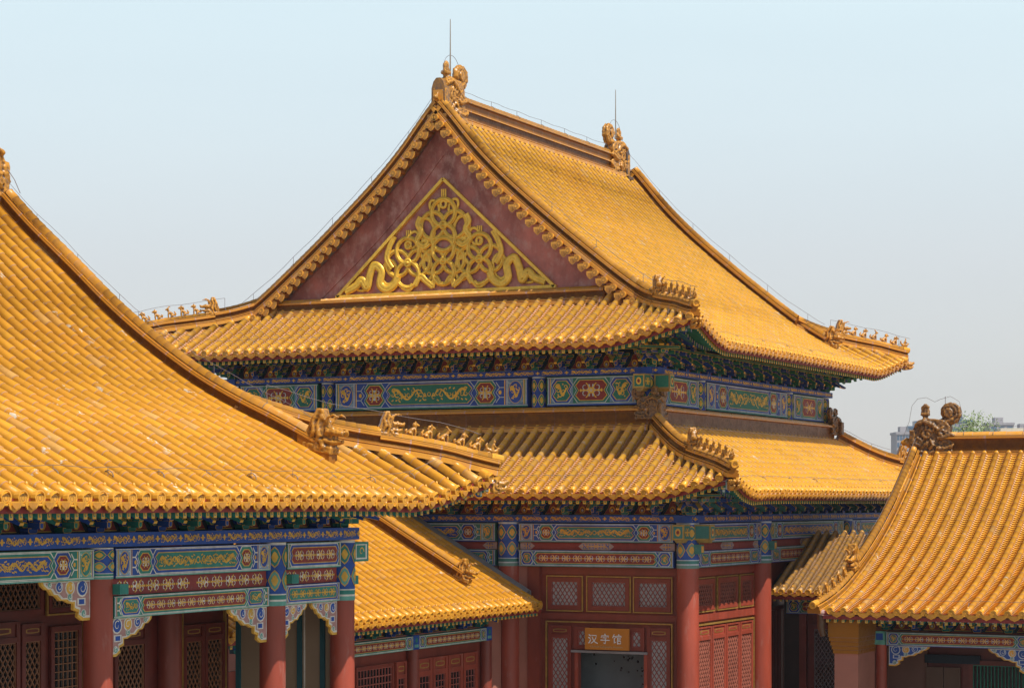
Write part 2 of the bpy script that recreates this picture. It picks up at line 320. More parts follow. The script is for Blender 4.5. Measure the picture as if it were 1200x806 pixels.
def tiles(sd, name, parent, pitch=0.34, tl=0.29, bar=None, pan=None, nails=True, rscale=1.0, step=1.0, drip=0.14, steps=3, ncap=10, noend=False, pdep=0.06):
    bar = bar or T_BAR; pan = pan or T_PAN
    mb = MB(); r0 = pitch * 0.30 * rscale
    smin = sd.s0 if sd.sA is None else sd.sA - sd.Q - 0.30
    smax = sd.s1 if sd.sB is None else sd.sB + sd.Q + 0.30
    n = int((smax - smin) / pitch); mid = 0.5 * (smin + smax); rows = [mid + (i - (n - 1) / 2) * pitch for i in range(n)]
    NS = 6
    def path(t, qa, qb, tl_):
        out = [(qb, 0.0)]; q = qb; v = 0.0
        while q > qa + 1e-4:
            sl = (sd.z(t, q) - sd.z(t, max(q - 0.1, qa - 0.1))) / 0.1
            dq = tl_ / math.sqrt(1 + sl * sl)
            if q - dq < qa + 0.02: v += (q - qa) / dq; q = qa
            else: q -= dq; v += 1.0
            out.append((q, v))
        return out
    for ri, t in enumerate(rows):
        qa, qb = sd.qs(t), sd.qe(t)
        if qb - qa < 0.12: continue
        pl = path(t, qa, qb, tl); e = sd.e
        rings = []; uvs = []
        jt = random.uniform(-0.006, 0.006)
        for k in range(len(pl) - 1):
            (qL, vL), (qH, vH) = pl[k], pl[k + 1]
            pL, pH = sd.P(t, qL), sd.P(t, qH); tan = (pH - pL).normalized(); nrm = e.cross(tan)
            if nrm.z < 0: nrm = -nrm
            ju = e * (jt + random.uniform(-0.004, 0.004)); jn = nrm * random.uniform(-0.003, 0.004)
            for (p, rr, vv) in ((pL, r0 * 1.03, k + 0.02), (pH, r0 * 0.90, min(k + 0.985, k + max(vH - vL, 0.05) - 0.015))):
                ring = []; uu = []
                for j in range(NS + 1):
                    th = math.pi * j / NS; c, s_ = math.cos(th), math.sin(th)
                    ring.append(p + ju + jn + e * (-rr * c) + nrm * (rr * 1.05 * s_ + (0.012 if 0 < j < NS else -0.03))); uu.append((ri + 0.1 + 0.8 * j / NS, vv))
                rings.append(ring); uvs.append(uu)
        mb.grid(rings, bar, uvs)
        # pan between this row and the next
        if ri < len(rows) - 1:
            t2 = rows[ri + 1]; tm = 0.5 * (t + t2); qa, qb = sd.qs(tm), sd.qe(tm)
            hw = pitch * 0.5 - r0 * 0.55
            if qb - qa > 0.1:
                pl = path(tm, qa, qb + 0.02, tl / steps); rings = []; uvs = []
                for k in range(len(pl) - 1):
                    (qL, vL), (qH, vH) = pl[k], pl[k + 1]
                    pL, pH = sd.P(tm, qL), sd.P(tm, qH); tan = (pH - pL).normalized(); nrm = e.cross(tan)
                    if nrm.z < 0: nrm = -nrm
                    for (p, off, vv) in ((pL - tan * 0.028, 0.014, k + 0.02), (pH, -0.014, k + 0.98)):
                        qq = qL if off > 0 else qH; rings.append([sd.P(tm + hw * x, max(qq, sd.a(tm + hw * x))) + (p - sd.P(tm, qq)) + nrm * (off * step - pdep + 0.06 * x * x) for x in (-1.0, -0.5, 0.0, 0.5, 1.0)])
                        uvs.append([(ri + 0.5 + 0.5 * x * 0.98, (k + (0.02 if off > 0 else 0.98)) / steps) for x in (-1.0, -0.5, 0.0, 0.5, 1.0)])
                mb.grid(rings, pan, uvs, smooth=False)
                if not noend:
                    p = sd.P(tm, qb + 0.025) + Vector((0, 0, random.uniform(-0.010, 0.006))) + e * random.uniform(-0.008, 0.008); dn = Vector((0, 0, -1)); wv = hw * 1.25; o = sd.o   # drip tile
                    h = drip
                    sh = [(-1.0, 0.03), (1.0, 0.03), (0.93, -0.3), (0.62, -0.66), (0.3, -0.8), (0.0, -1.0), (-0.3, -0.8), (-0.62, -0.66), (-0.93, -0.3)]
                    pts = [p + e * (x * wv) + dn * (-y * h) + o * (0.02 + 0.02 * y) for x, y in sh]
                    mb.face(pts, CAPM)
                    mb.face([p + e * (x * wv * 0.62) + dn * (0.12 * h - y * h * 0.62) + o * 0.034 for x, y in sh], CAPD)
                    mb.face([q_ - o * 0.02 for q_ in pts], CAPM)
        if noend: continue
        # round tile end with rim, and the nail cap
        p = sd.P(t, sd.qe(t)); o = sd.o; rr = r0 * 1.12; up = Vector((0, 0, 1))
        c = p + up * (r0 * 0.30 + random.uniform(-0.007, 0.007)) + o * (0.012 + random.uniform(-0.012, 0.012)) + e * random.uniform(-0.005, 0.005)
        ring = lambda q, d: [c + o * d + e * (q * math.cos(2 * math.pi * j / ncap)) + up * (q * math.sin(2 * math.pi * j / ncap)) for j in range(ncap)]
        mb.grid([ring(rr * 0.95, -0.07), ring(rr, 0.0), ring(rr, 0.02), ring(rr * 0.84, 0.022), ring(rr * 0.78, 0.012)], CAPM, closed=True, smooth=False)
        mb.face(ring(rr * 0.78, 0.012), CAPM)
        mb.grid([ring(rr * 0.72, 0.0135), ring(rr * 0.60, 0.0135)], CAPD, closed=True, smooth=False); mb.grid([ring(rr * 0.40, 0.0135), ring(rr * 0.26, 0.0135)], CAPD, closed=True, smooth=False)
        if nails:
            q = sd.qe(t) - 0.20; p = sd.P(t, q)
            mb.ball((p.x, p.y, p.z + r0 * 1.05 + 0.012), (0.030, 0.030, 0.045), CAPM, 6, 4)
    o = mb.build(name, parent)
    return o

def soffit(sd, name, parent, pal, spacing=0.19, inn=-0.1, sz=0.085):
    """boards, red fascia and two tiers of rafters under a slope"""
    mb = MB(); smin = sd.s0 if sd.sA is None else sd.sA - sd.Q - 0.15; smax = sd.s1 if sd.sB is None else sd.sB + sd.Q + 0.15
    n = 60; ts = [smin + (smax - smin) * i / n for i in range(n + 1)]
    top = lambda t, q, dz: sd.P(t, q, dz)
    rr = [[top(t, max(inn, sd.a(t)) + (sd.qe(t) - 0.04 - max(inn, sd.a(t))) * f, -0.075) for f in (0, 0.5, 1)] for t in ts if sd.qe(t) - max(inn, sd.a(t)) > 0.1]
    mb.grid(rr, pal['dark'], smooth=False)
    rr = [[top(t, sd.qe(t) - 0.05, 0.0), top(t, sd.qe(t) - 0.045, -0.20), top(t, sd.qe(t) - 0.08, -0.20)] for t in ts]
    mb.grid(rr, pal['red'], smooth=False)
    k = int((smax - smin) / spacing)
    for i in range(k + 1):
        t = smin + (i + 0.5) * spacing
        if t > smax: break
        a = max(inn, sd.a(t)); qe = sd.qe(t) - 0.12
        if qe - a < 0.15: continue
        for (qa, qb, dz, h, body, end) in ((max(a, qe - 0.95), qe, -0.19, sz * 1.6, pal['green'], pal['gold']), (a, max(a + .1, qe - 0.6), -0.33, sz * 1.4, pal['mint'] if i % 2 else pal['blue'], pal['blue'] if i % 2 else pal['green'])):
            A, B = top(t, qa, dz), top(t, qb, dz); e = sd.e * (sz * 0.5); up = Vector((0, 0, h))
            f = lambda P: [P - e, P + e, P + e - up, P - e - up]
            mb.grid([f(A), f(B)], body, closed=True, smooth=False)
            o = sd.o * 0.002
            mb.face([p + o for p in f(B)], end)
            c = (f(B)[0] + f(B)[2]) / 2
            mb.face([c + (p - c) * (0.5 if end is pal['gold'] else 0.7) + o * 2.5 for p in f(B)], pal['green'] if end is pal['gold'] else pal['white'])
            if end is pal['gold']: mb.face([c + (p - c) * 0.26 + o * 4 for p in f(B)], pal['gold'])
    return mb.build(name, parent)

def resample(pts, d):
    pts = [Vector(p) for p in pts]; out = [pts[0]]; need = d; 
    for a, b in zip(pts, pts[1:]):
        L = (b - a).length; pos = 0.0
        while L - pos >= need:
            pos += need; out.append(a.lerp(b, pos / L)); need = d
        need -= (L - pos)
    if (out[-1] - pts[-1]).length > d * 0.3: out.append(pts[-1])
    return out
def ridge(pts, name, parent, h=0.34, w=0.13, cap=0.085, tl=0.42, web=None, capm=None, bands=1, endcap=True, side=None):
    """built-up ridge: flat courses, recessed web, fillet and a half round cap, in lengths with open joints"""
    web = web or T_WEB; capm = capm or T_RIDGE
    pts = resample(pts, tl * 0.5); mb = MB(); k = len(pts)
    b = h - cap
    prof = [(w * 1.30, -0.06), (w * 1.30, 0.035), (w * 0.95, 0.045), (w * 0.95, 0.06), (w * 1.15, 0.065), (w * 1.15, 0.10), (w * 0.56, 0.115)]
    for j in range(bands):
        z0 = 0.115 + (b - 0.09 - 0.115) * j / bands; z1 = 0.115 + (b - 0.09 - 0.115) * (j + 1) / bands
        prof += [(w * 0.56, z0 + 0.004), (w * 0.66, z1 - 0.02)]
        if j < bands - 1: prof += [(w * 1.0, z1 - 0.02), (w * 1.0, z1 + 0.02)]
    prof += [(w * 1.08, b - 0.085), (w * 1.08, b - 0.035), (w * 0.86, b - 0.03), (w * 0.86, b - 0.01)]
    capp = [(cap * math.cos(a), b + cap * 1.05 * math.sin(a)) for a in [math.pi * i / 6 for i in range(7)]]
    def frame(i):
        t = (pts[min(i + 1, k - 1)] - pts[max(i - 1, 0)]).normalized(); s = Vector((t.y, -t.x, 0)).normalized(); u = s.cross(t)
        if u.z < 0: u = -u
        return s, u
    for sgn in (1, -1):
        rings = []; uvs = []
        for i, p in enumerate(pts):
            s, u = frame(i); rings.append([p + s * (x * sgn) + u * z for x, z in prof]); uvs.append([(j * 0.37 + 0.2, i * 0.5 * 0.7 + 0.001) for j in range(len(prof))])
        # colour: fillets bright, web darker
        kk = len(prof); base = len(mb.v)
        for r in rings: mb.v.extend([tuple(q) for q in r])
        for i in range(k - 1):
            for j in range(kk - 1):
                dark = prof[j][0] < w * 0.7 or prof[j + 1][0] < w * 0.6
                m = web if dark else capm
                mb.f.append((base + i * kk + j, base + i * kk + j + 1, base + (i + 1) * kk + j + 1, base + (i + 1) * kk + j))
                mb.m.append(mb.mi(m)); mb.sm.append(False); mb.uv.append([uvs[i][j], uvs[i][j + 1], uvs[i + 1][j + 1], uvs[i + 1][j]])
    rings = []; uvs = []
    for i in range(k - 1):
        tno = i
        for (p, sx, vv) in ((pts[i], 0.94, i + 0.97), (pts[i + 1], 1.04, i + 0.03)):
            s, u = frame(i); rings.append([p + s * (x * sx) + u * (b + (z - b) * sx) for x, z in capp]); uvs.append([(7.3, vv)] * 7)
    mb.grid(rings, capm, uvs)
    for i in (0, k - 1):
        s, u = frame(i); full = [pts[i] + s * x + u * z for x, z in prof + capp[1:-1]] + [pts[i] + s * (-x) + u * z for x, z in reversed(prof)]
        mb.face(full, web)
    if endcap:
        s, u = frame(k - 1); t = (pts[-1] - pts[-2]).normalized(); c = pts[-1] + u * (b + cap * 0.1) + t * 0.02
        rg = lambda r, d: [c + t * d + s * (r * math.cos(2 * math.pi * j / 12)) + u * (r * math.sin(2 * math.pi * j / 12)) for j in range(12)]
        mb.grid([rg(cap * 1.1, -0.2), rg(cap * 1.1, 0.03), rg(cap * 0.8, 0.03), rg(cap * 0.75, 0.01)], CAPM, closed=True, smooth=False); mb.face(rg(cap * 0.75, 0.01), CAPM)
        mb.grid([rg(cap * 0.45, 0.012), rg(cap * 0.3, 0.02), rg(cap * 0.15, 0.012)], CAPD, closed=True)
    return mb.build(name, parent)

def wire(pts, name, parent, off=0.16, every=4, r=0.008, crest=0.0):
    r = r * 0.75
    pts = [Vector(p) + Vector((0, 0, crest)) for p in resample(pts, 0.42)]; mb = MB()
    up = Vector((0, 0, off)); top = [p + up + Vector((0, 0, 0.015 * math.sin(i * 1.7))) for i, p in enumerate(pts)]
    mb.tube(top, r, METAL, 5)
    for i in range(0, len(pts), every):
        mb.tube([pts[i] - Vector((0, 0, 0.05)), top[i]], r * 1.1, METAL, 5)
        if i + 1 < len(pts):  # clip round the cap tile
            t = (pts[i + 1] - pts[i]).normalized(); s = Vector((t.y, -t.x, 0)).normalized(); u = s.cross(t); u = u if u.z > 0 else -u
            mb.tube([pts[i] - u * 0.085 + s * (0.10 * math.cos(a)) + u * (0.10 * math.sin(a)) for a in [math.pi * j / 8 for j in range(9)]], 0.007, METAL, 5)
    return mb.build(name, parent)

# ------------------------------------------------------------------ sculpted glazed ornaments (voxel-fused)
def fuse(mb, name, voxel, mat_, disp=0.0, seed=0):
    me = mb.mesh(name + '_raw'); o = bpy.data.objects.new(name + '_raw', me); COL.objects.link(o)
    md = o.modifiers.new('r', 'REMESH'); md.mode = 'VOXEL'; md.voxel_size = voxel; md.use_smooth_shade = True
    dg = bpy.context.evaluated_depsgraph_get(); dg.update()
    out = bpy.data.meshes.new_from_object(o.evaluated_get(dg)); out.name = name
    bpy.data.objects.remove(o); bpy.data.meshes.remove(me)
    n = len(out.vertices); co = np.empty(n * 3, np.float32); no = np.empty(n * 3, np.float32)
    out.vertices.foreach_get('co', co); out.vertex_normals.foreach_get('vector', no)
    co = co.reshape(-1, 3); no = no.reshape(-1, 3)
    if disp:
        for i in range(n):
            p = Vector(co[i]); d = mnoise.noise((p + Vector((seed * 3.1, 0, 0))) * 11) + 0.6 * mnoise.noise(p * 23)
            co[i] += no[i] * disp * d
        out.vertices.foreach_set('co', co.ravel())
    out.materials.clear(); out.materials.append(mat_)
    out.polygons.foreach_set('use_smooth', [True] * len(out.polygons)); out.update(); return out
XZ = lambda u, v, w: Vector((u, -w, v))       # outline in x-z, thickness in y
def spiral(cx, cz, r, turns, a0, sg=1, n=26, y=0.0, shrink=0.25):
    return [Vector((cx + (r * (1 - (1 - shrink) * i / n)) * math.cos(a0 + sg * turns * 2 * math.pi * i / n), y, cz + (r * (1 - (1 - shrink) * i / n)) * math.sin(a0 + sg * turns * 2 * math.pi * i / n))) for i in range(n + 1)]
def make_chiwen():
    """ridge-end dragon, 1.4 high, mouth towards +x, biting the ridge"""
    b = MB(); M = GLAZE
    b.prism(XZ, [(-0.50, 0), (-0.56, 0.25), (-0.52, 0.62), (-0.40, 0.86), (-0.20, 0.95), (0.10, 0.92), (0.34, 0.88), (0.52, 0.72), (0.50, 0.52), (0.40, 0.42), (0.62, 0.28), (0.56, 0.0)], -0.15, 0.15, M)
    b.box(XZ, -0.60, -0.46, -0.02, 0.62, -0.19, 0.19, M); b.box(XZ, -0.62, 0.6, -0.04, 0.05, -0.19, 0.19, M)
    b.tube(spiral(0.46, 1.09, 0.235, 1.25, -0.5, 1, y=0), [0.11 - 0.06 * i / 26 for i in range(27)], M, 8, flat=1.0)      # curled tail
    b.tube([(0.05, 0, 0.72), (0.32, 0, 0.80), (0.56, 0, 0.90), (0.68, 0, 1.02)], [0.16, 0.15, 0.12, 0.1], M, 8)
    b.tube([(0.46, -0.12, 1.09), (0.46, 0.12, 1.09)], 0.13, M, 10)
    for y in (-0.05, 0.05):
        b.tube([(0.62, y, 0.82), (0.76, y, 1.0), (0.74, y, 1.22), (0.6, y, 1.36)], [0.05, 0.05, 0.05, 0.02], M, 6)
    b.tube([(-0.20, 0, 0.92), (-0.20, 0, 1.06)], 0.075, M, 8); b.box(XZ, -0.31, -0.09, 1.02, 1.10, -0.09, 0.09, M)             # sword handle
    for i in range(5):
        x = -0.30 + 0.05 * i; b.tube([(-0.20 + (x + 0.20) * 0.7, 0, 1.08), (x, 0, 1.34 - 0.03 * abs(i - 2))], [0.045, 0.035], M, 6)
    for s in (-1, 1):
        y = s * 0.16
        b.tube([(-0.45, y, 0.75), (-0.2, y, 0.86), (0.05, y, 0.76), (0.2, y, 0.62), (0.36, y, 0.70)], [0.05, 0.07, 0.06, 0.05, 0.03], M, 7)
        b.tube(spiral(-0.12, 0.50, 0.15, 1.2, 0.4, 1, y=y), 0.04, M, 6); b.tube(spiral(-0.36, 0.28, 0.12, 1.1, 2, -1, y=y), 0.035, M, 6)
        b.ball((0.27, y, 0.50), (0.075, 0.06, 0.07), M); b.tube([(0.14, y, 0.58), (0.3, y, 0.61), (0.42, y, 0.54)], 0.035, M, 6)   # eye, brow
        b.tube([(0.18, y, 0.40), (0.38, y, 0.42), (0.56, y, 0.50), (0.66, y, 0.46)], [0.07, 0.07, 0.055, 0.04], M, 7)              # upper jaw
        b.tube([(0.15, y, 0.12), (0.36, y, 0.10), (0.56, y, 0.16), (0.64, y, 0.24)], [0.07, 0.06, 0.05, 0.03], M, 7)
        b.tube([(-0.05, y, 0.10), (0.08, y * 1.2, 0.22), (0.0, y * 1.25, 0.34)], [0.05, 0.06, 0.04], M, 6)                          # claw leg
        for k in range(5): b.tube([(-0.42 + 0.10 * k, y, 0.14 + 0.07 * (k % 2)), (-0.30 + 0.10 * k, y * 1.1, 0.30 + 0.07 * (k % 2))], 0.026, M, 5)
        for k in range(4): b.tube([(-0.3 + .12 * k, y, 0.60), (-0.24 + .12 * k, y * 1.1, 0.72)], 0.03, M, 5)
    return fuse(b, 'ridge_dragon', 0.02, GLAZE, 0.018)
def make_backbeast():
    """small beast on the chiwen's back"""
    b = MB(); b.tube([(0, 0, 0), (0.12, 0, 0.08), (0.2, 0, 0.05)], [0.06, 0.08, 0.05], GLAZE, 7); b.tube([(0.05, 0, 0.05), (0.0, 0, 0.22)], [0.05, 0.02], GLAZE, 6); return fuse(b, 'small_beast', 0.02, GLAZE, 0.01)
def make_head():
    """horned dragon head that ends a ridge, facing +x, 0.62 high"""
    b = MB(); M = GLAZE
    b.prism(XZ, [(-0.24, 0), (-0.26, 0.20), (-0.20, 0.42), (-0.14, 0.60), (-0.04, 0.62), (0.02, 0.50), (0.10, 0.36), (0.22, 0.30), (0.24, 0.0)], -0.10, 0.10, M)
    b.box(XZ, -0.27, 0.26, -0.05, 0.06, -0.13, 0.13, M)
    for s in (-1, 1):
        y = s * 0.09
        b.tube([(-0.12, y, 0.56), (-0.16, y, 0.40), (-0.10, y * 1.2, 0.25), (-0.16, y, 0.08)], [0.03, 0.045, 0.045, 0.03], M, 6)
        b.tube([(-0.02, y, 0.52), (-0.06, y * 1.1, 0.36), (0.0, y * 1.3, 0.20), (-0.04, y * 1.2, 0.06)], [0.03, 0.04, 0.045, 0.03], M, 6)
        b.tube([(0.06, y * 0.7, 0.38), (0.10, y * 1.1, 0.50), (0.20, y * 1.4, 0.56), (0.30, y * 1.2, 0.53)], [0.035, 0.03, 0.022, 0.012], M, 6)   # horn
        b.ball((0.20, y * 0.9, 0.33), 0.045, M, 7, 5)
        b.tube([(0.10, y * .8, 0.28), (0.26, y * 0.8, 0.30), (0.40, y * 0.6, 0.29)], [0.07, 0.06, 0.045], M, 7)
        b.tube([(0.10, y * .8, 0.14), (0.26, y * 0.7, 0.14), (0.36, y * 0.5, 0.17)], [0.06, 0.045, 0.03], M, 7)
        b.tube([(0.04, y, 0.12), (0.12, y * 1.4, 0.03)], [0.05, 0.03], M, 6)
    b.tube([(0.36, 0, 0.30), (0.43, 0, 0.34)], [0.05, 0.03], M, 6)
    return fuse(b, 'dragon_head', 0.016, GLAZE, 0.012)
def make_beast(kind):
    b = MB(); M = GLAZE
    b.tube([(-0.10, 0, 0.07), (-0.04, 0, 0.15), (0.05, 0, 0.23)], [0.065, 0.06, 0.045], M, 8)          # seated body
    b.tube([(0.05, 0, 0.23), (0.07, 0, 0.30)], [0.045, 0.04], M, 7)
    b.ball((0.08, 0, 0.32), (0.055, 0.045, 0.045), M, 8, 6); b.tube([(0.10, 0, 0.32), (0.165, 0, 0.305)], [0.034, 0.024], M, 6)
    for s in (-1, 1):
        b.tube([(0.06, s * 0.035, 0.20), (0.08, s * 0.04, 0.10), (0.085, s * 0.04, 0.0)], [0.03, 0.022, 0.022], M, 6)
        b.tube([(-0.10, s * 0.05, 0.08), (-0.02, s * 0.06, 0.08), (-0.01, s * 0.06, 0.0)], [0.04, 0.03, 0.022], M, 6)
        b.tube([(0.06, s * 0.03, 0.35), (0.04, s * 0.035, 0.41 if kind != 1 else 0.37)], [0.018, 0.01], M, 5)
    b.tube([(-0.15, 0, 0.06), (-0.19, 0, 0.14), (-0.15, 0, 0.22 if kind != 2 else 0.17)], [0.035, 0.04, 0.02], M, 6)
    if kind == 0: b.tube([(0.05, 0, 0.36), (-0.01, 0, 0.32), (-0.04, 0, 0.25)], [0.03, 0.045, 0.03], M, 6)
    if kind == 1: b.tube([(0.06, 0, 0.36), (0.0, 0, 0.42), (-0.03, 0, 0.38)], [0.025, 0.02, 0.012], M, 6)
    if kind == 2: b.ball((0.03, 0, 0.31), (0.06, 0.06, 0.065), M, 7, 5)
    b.box(XZ, -0.17, 0.13, -0.03, 0.012, -0.06, 0.06, M)
    return fuse(b, 'seated_beast', 0.0125, GLAZE, 0.005)
def make_rider():
    b = MB(); M = GLAZE
    b.tube([(-0.14, 0, 0.14), (0.0, 0, 0.09), (0.12, 0, 0.13), (0.17, 0, 0.22)], [0.04, 0.07, 0.05, 0.03], M, 7); b.tube([(0.17, 0, 0.22), (0.22, 0, 0.20)], [0.025, 0.01], M, 5)
    b.tube([(-0.14, 0, 0.12), (-0.19, 0, 0.22), (-0.16, 0, 0.30)], [0.04, 0.035, 0.012], M, 6)
    b.tube([(0.0, 0, 0.10), (0.01, 0, 0.24), (0.02, 0, 0.31)], [0.065, 0.05, 0.03], M, 7); b.ball((0.025, 0, 0.35), 0.035, M, 7, 5); b.tube([(0.02, 0, .37), (0.01, 0, .42)], [.02, .012], M, 5)
    for s in (-1, 1): b.tube([(0.01, s * 0.04, 0.27), (0.07, s * 0.06, 0.21), (0.11, s * 0.02, 0.24)], [0.025, 0.02, 0.014], M, 5)
    b.box(XZ, -0.14, 0.14, -0.03, 0.06, -0.05, 0.05, M)
    return fuse(b, 'immortal_rider', 0.0125, GLAZE, 0.004)
def make_taoshou():
    b = MB(); M = GLAZE
    b.box(XZ, -0.18, 0.02, -0.14, 0.12, -0.11, 0.11, M)
    for s in (-1, 1):
        y = s * 0.08
        b.tube([(-0.02, y, 0.06), (0.12, y, 0.06), (0.24, y * 0.7, 0.10)], [0.08, 0.07, 0.045], M, 7); b.tube([(-0.02, y, -0.07), (0.12, y, -0.08), (0.20, y * 0.7, -0.02)], [0.07, 0.05, 0.03], M, 7)
        b.ball((0.06, y * 1.2, 0.12), 0.04, M, 6, 4); b.tube([(-0.06, y, 0.12), (-0.12, y * 1.3, 0.18)], [0.04, 0.02], M, 5); b.tube(spiral(-0.04, -0.02, 0.07, 1.0, 0, 1, 12, y=y * 1.45), 0.022, M, 5)
    return fuse(b, 'corner_beam_head', 0.016, GLAZE, 0.008)
CHIWEN = make_chiwen(); CHIWEN_DARK = CHIWEN.copy(); CHIWEN_DARK.materials[0] = DARKG; BACKB = make_backbeast(); HEAD = make_head(); BEASTS = [make_beast(i) for i in range(3)]; RIDER = make_rider(); TAO = make_taoshou()
def along(p, d, s=1.0, tilt=0.0):
    """placement matrix: local +x along horizontal direction d"""
    d = Vector((d[0], d[1], 0)).normalized(); m = Matrix.Translation(Vector(p)) @ Matrix.Rotation(math.atan2(d.y, d.x), 4, 'Z') @ Matrix.Rotation(tilt, 4, 'Y')
    return m @ Matrix.Scale(s, 4)

def hip(sd, sgn_corner, name, parent, a0, a1, h=0.34, nbeast=5, b0=None, spc=0.36, head_a=None, wirename=True, scale=1.0, w=0.13, start_h=None):
    """hip ridge over the 45 degree line of a corner. a runs outward along both faces"""
    c = sd.sB if sgn_corner > 0 else sd.sA
    pt = lambda a, dz=0.0: sd.P(c + sgn_corner * a, a, dz)
    n = 26; pts = [pt(a0 + (a1 - a0) * i / n, 0.02) for i in range(n + 1)]
    d = (pts[-1] - pts[0]); hs = start_h or h * 1.0
    ha = head_a if head_a is not None else a0 + (a1 - a0) * 0.45
    ih = max(2, int(round(n * (ha - a0) / (a1 - a0))))
    ridge(pts[:ih + 1], name, parent, h=hs, w=w, endcap=False); ridge(pts[ih:], name, parent, h=h * 0.86, w=w * 0.92)
    def surf(a, hh): return pt(a, hh)
    tl = lambda a: math.atan2((pt(a - .1).z - pt(a + .1).z), 0.2 * 1.414)
    place(HEAD, 'dragon_head', parent, along(surf(ha + 0.10, h * 0.74), d, 1.0 * scale, tl(ha) * 0.5))
    L = (a1 - (ha + 0.10)) ; k = nbeast + 1
    for i in range(k):
        a = ha + 0.42 + (a1 - 0.08 - ha - 0.42) * i / (k - 1)
        o = place(RIDER if i == k - 1 else BEASTS[(2, 0, 1)[i % 3] if nbeast else 0], 'immortal_rider' if i == k - 1 else 'seated_beast', parent, along(surf(a, h * 0.86 + 0.0), d, 1.0 * scale, tl(a)))
    # corner beam under the tip and its glazed head
    mb = MB(); dd = Vector((d.x, d.y, 0)).normalized(); sdv = Vector((dd.y, -dd.x, 0)); A = pt(max(a0, 0.0), -0.30); B = pt(a1 - 0.14, -0.20); B2 = pt(a1 - 0.75, -0.36)
    def bar(A, B, hw, hh, m, me, ml):
        f = lambda P: [P - sdv * hw, P + sdv * hw, P + sdv * hw - Vector((0, 0, hh)), P - sdv * hw - Vector((0, 0, hh))]
        mb.grid([f(A), f(B)], m, closed=True, smooth=False); c = sum(f(B), Vector()) / 4; mb.face([p + dd * 0.003 for p in f(B)], ml); mb.face([c + (p - c) * 0.72 + dd * 0.006 for p in f(B)], me)
        for s in (-1, 1): # side borders
            q = [A + sdv * (hw + .003) * s, B + sdv * (hw + .003) * s]
            for z0 in (-0.012, -hh + 0.03): mb.face([q[0] + Vector((0, 0, z0)), q[1] + Vector((0, 0, z0)), q[1] + Vector((0, 0, z0 - 0.022)), q[0] + Vector((0, 0, z0 - 0.022))], ml)
    bar(A, B, 0.10, 0.17, parent_pal['green'], parent_pal['mint'], parent_pal['white']); bar(A - Vector((0, 0, .17)), B2, 0.11, 0.20, parent_pal['mint'], parent_pal['green'], parent_pal['white'])
    mb.build('corner_beam', parent)
    place(TAO, 'corner_beam_head', parent, along(pt(a1 + 0.02, -0.22), d, 1.1 * scale, -0.1))
    return pts

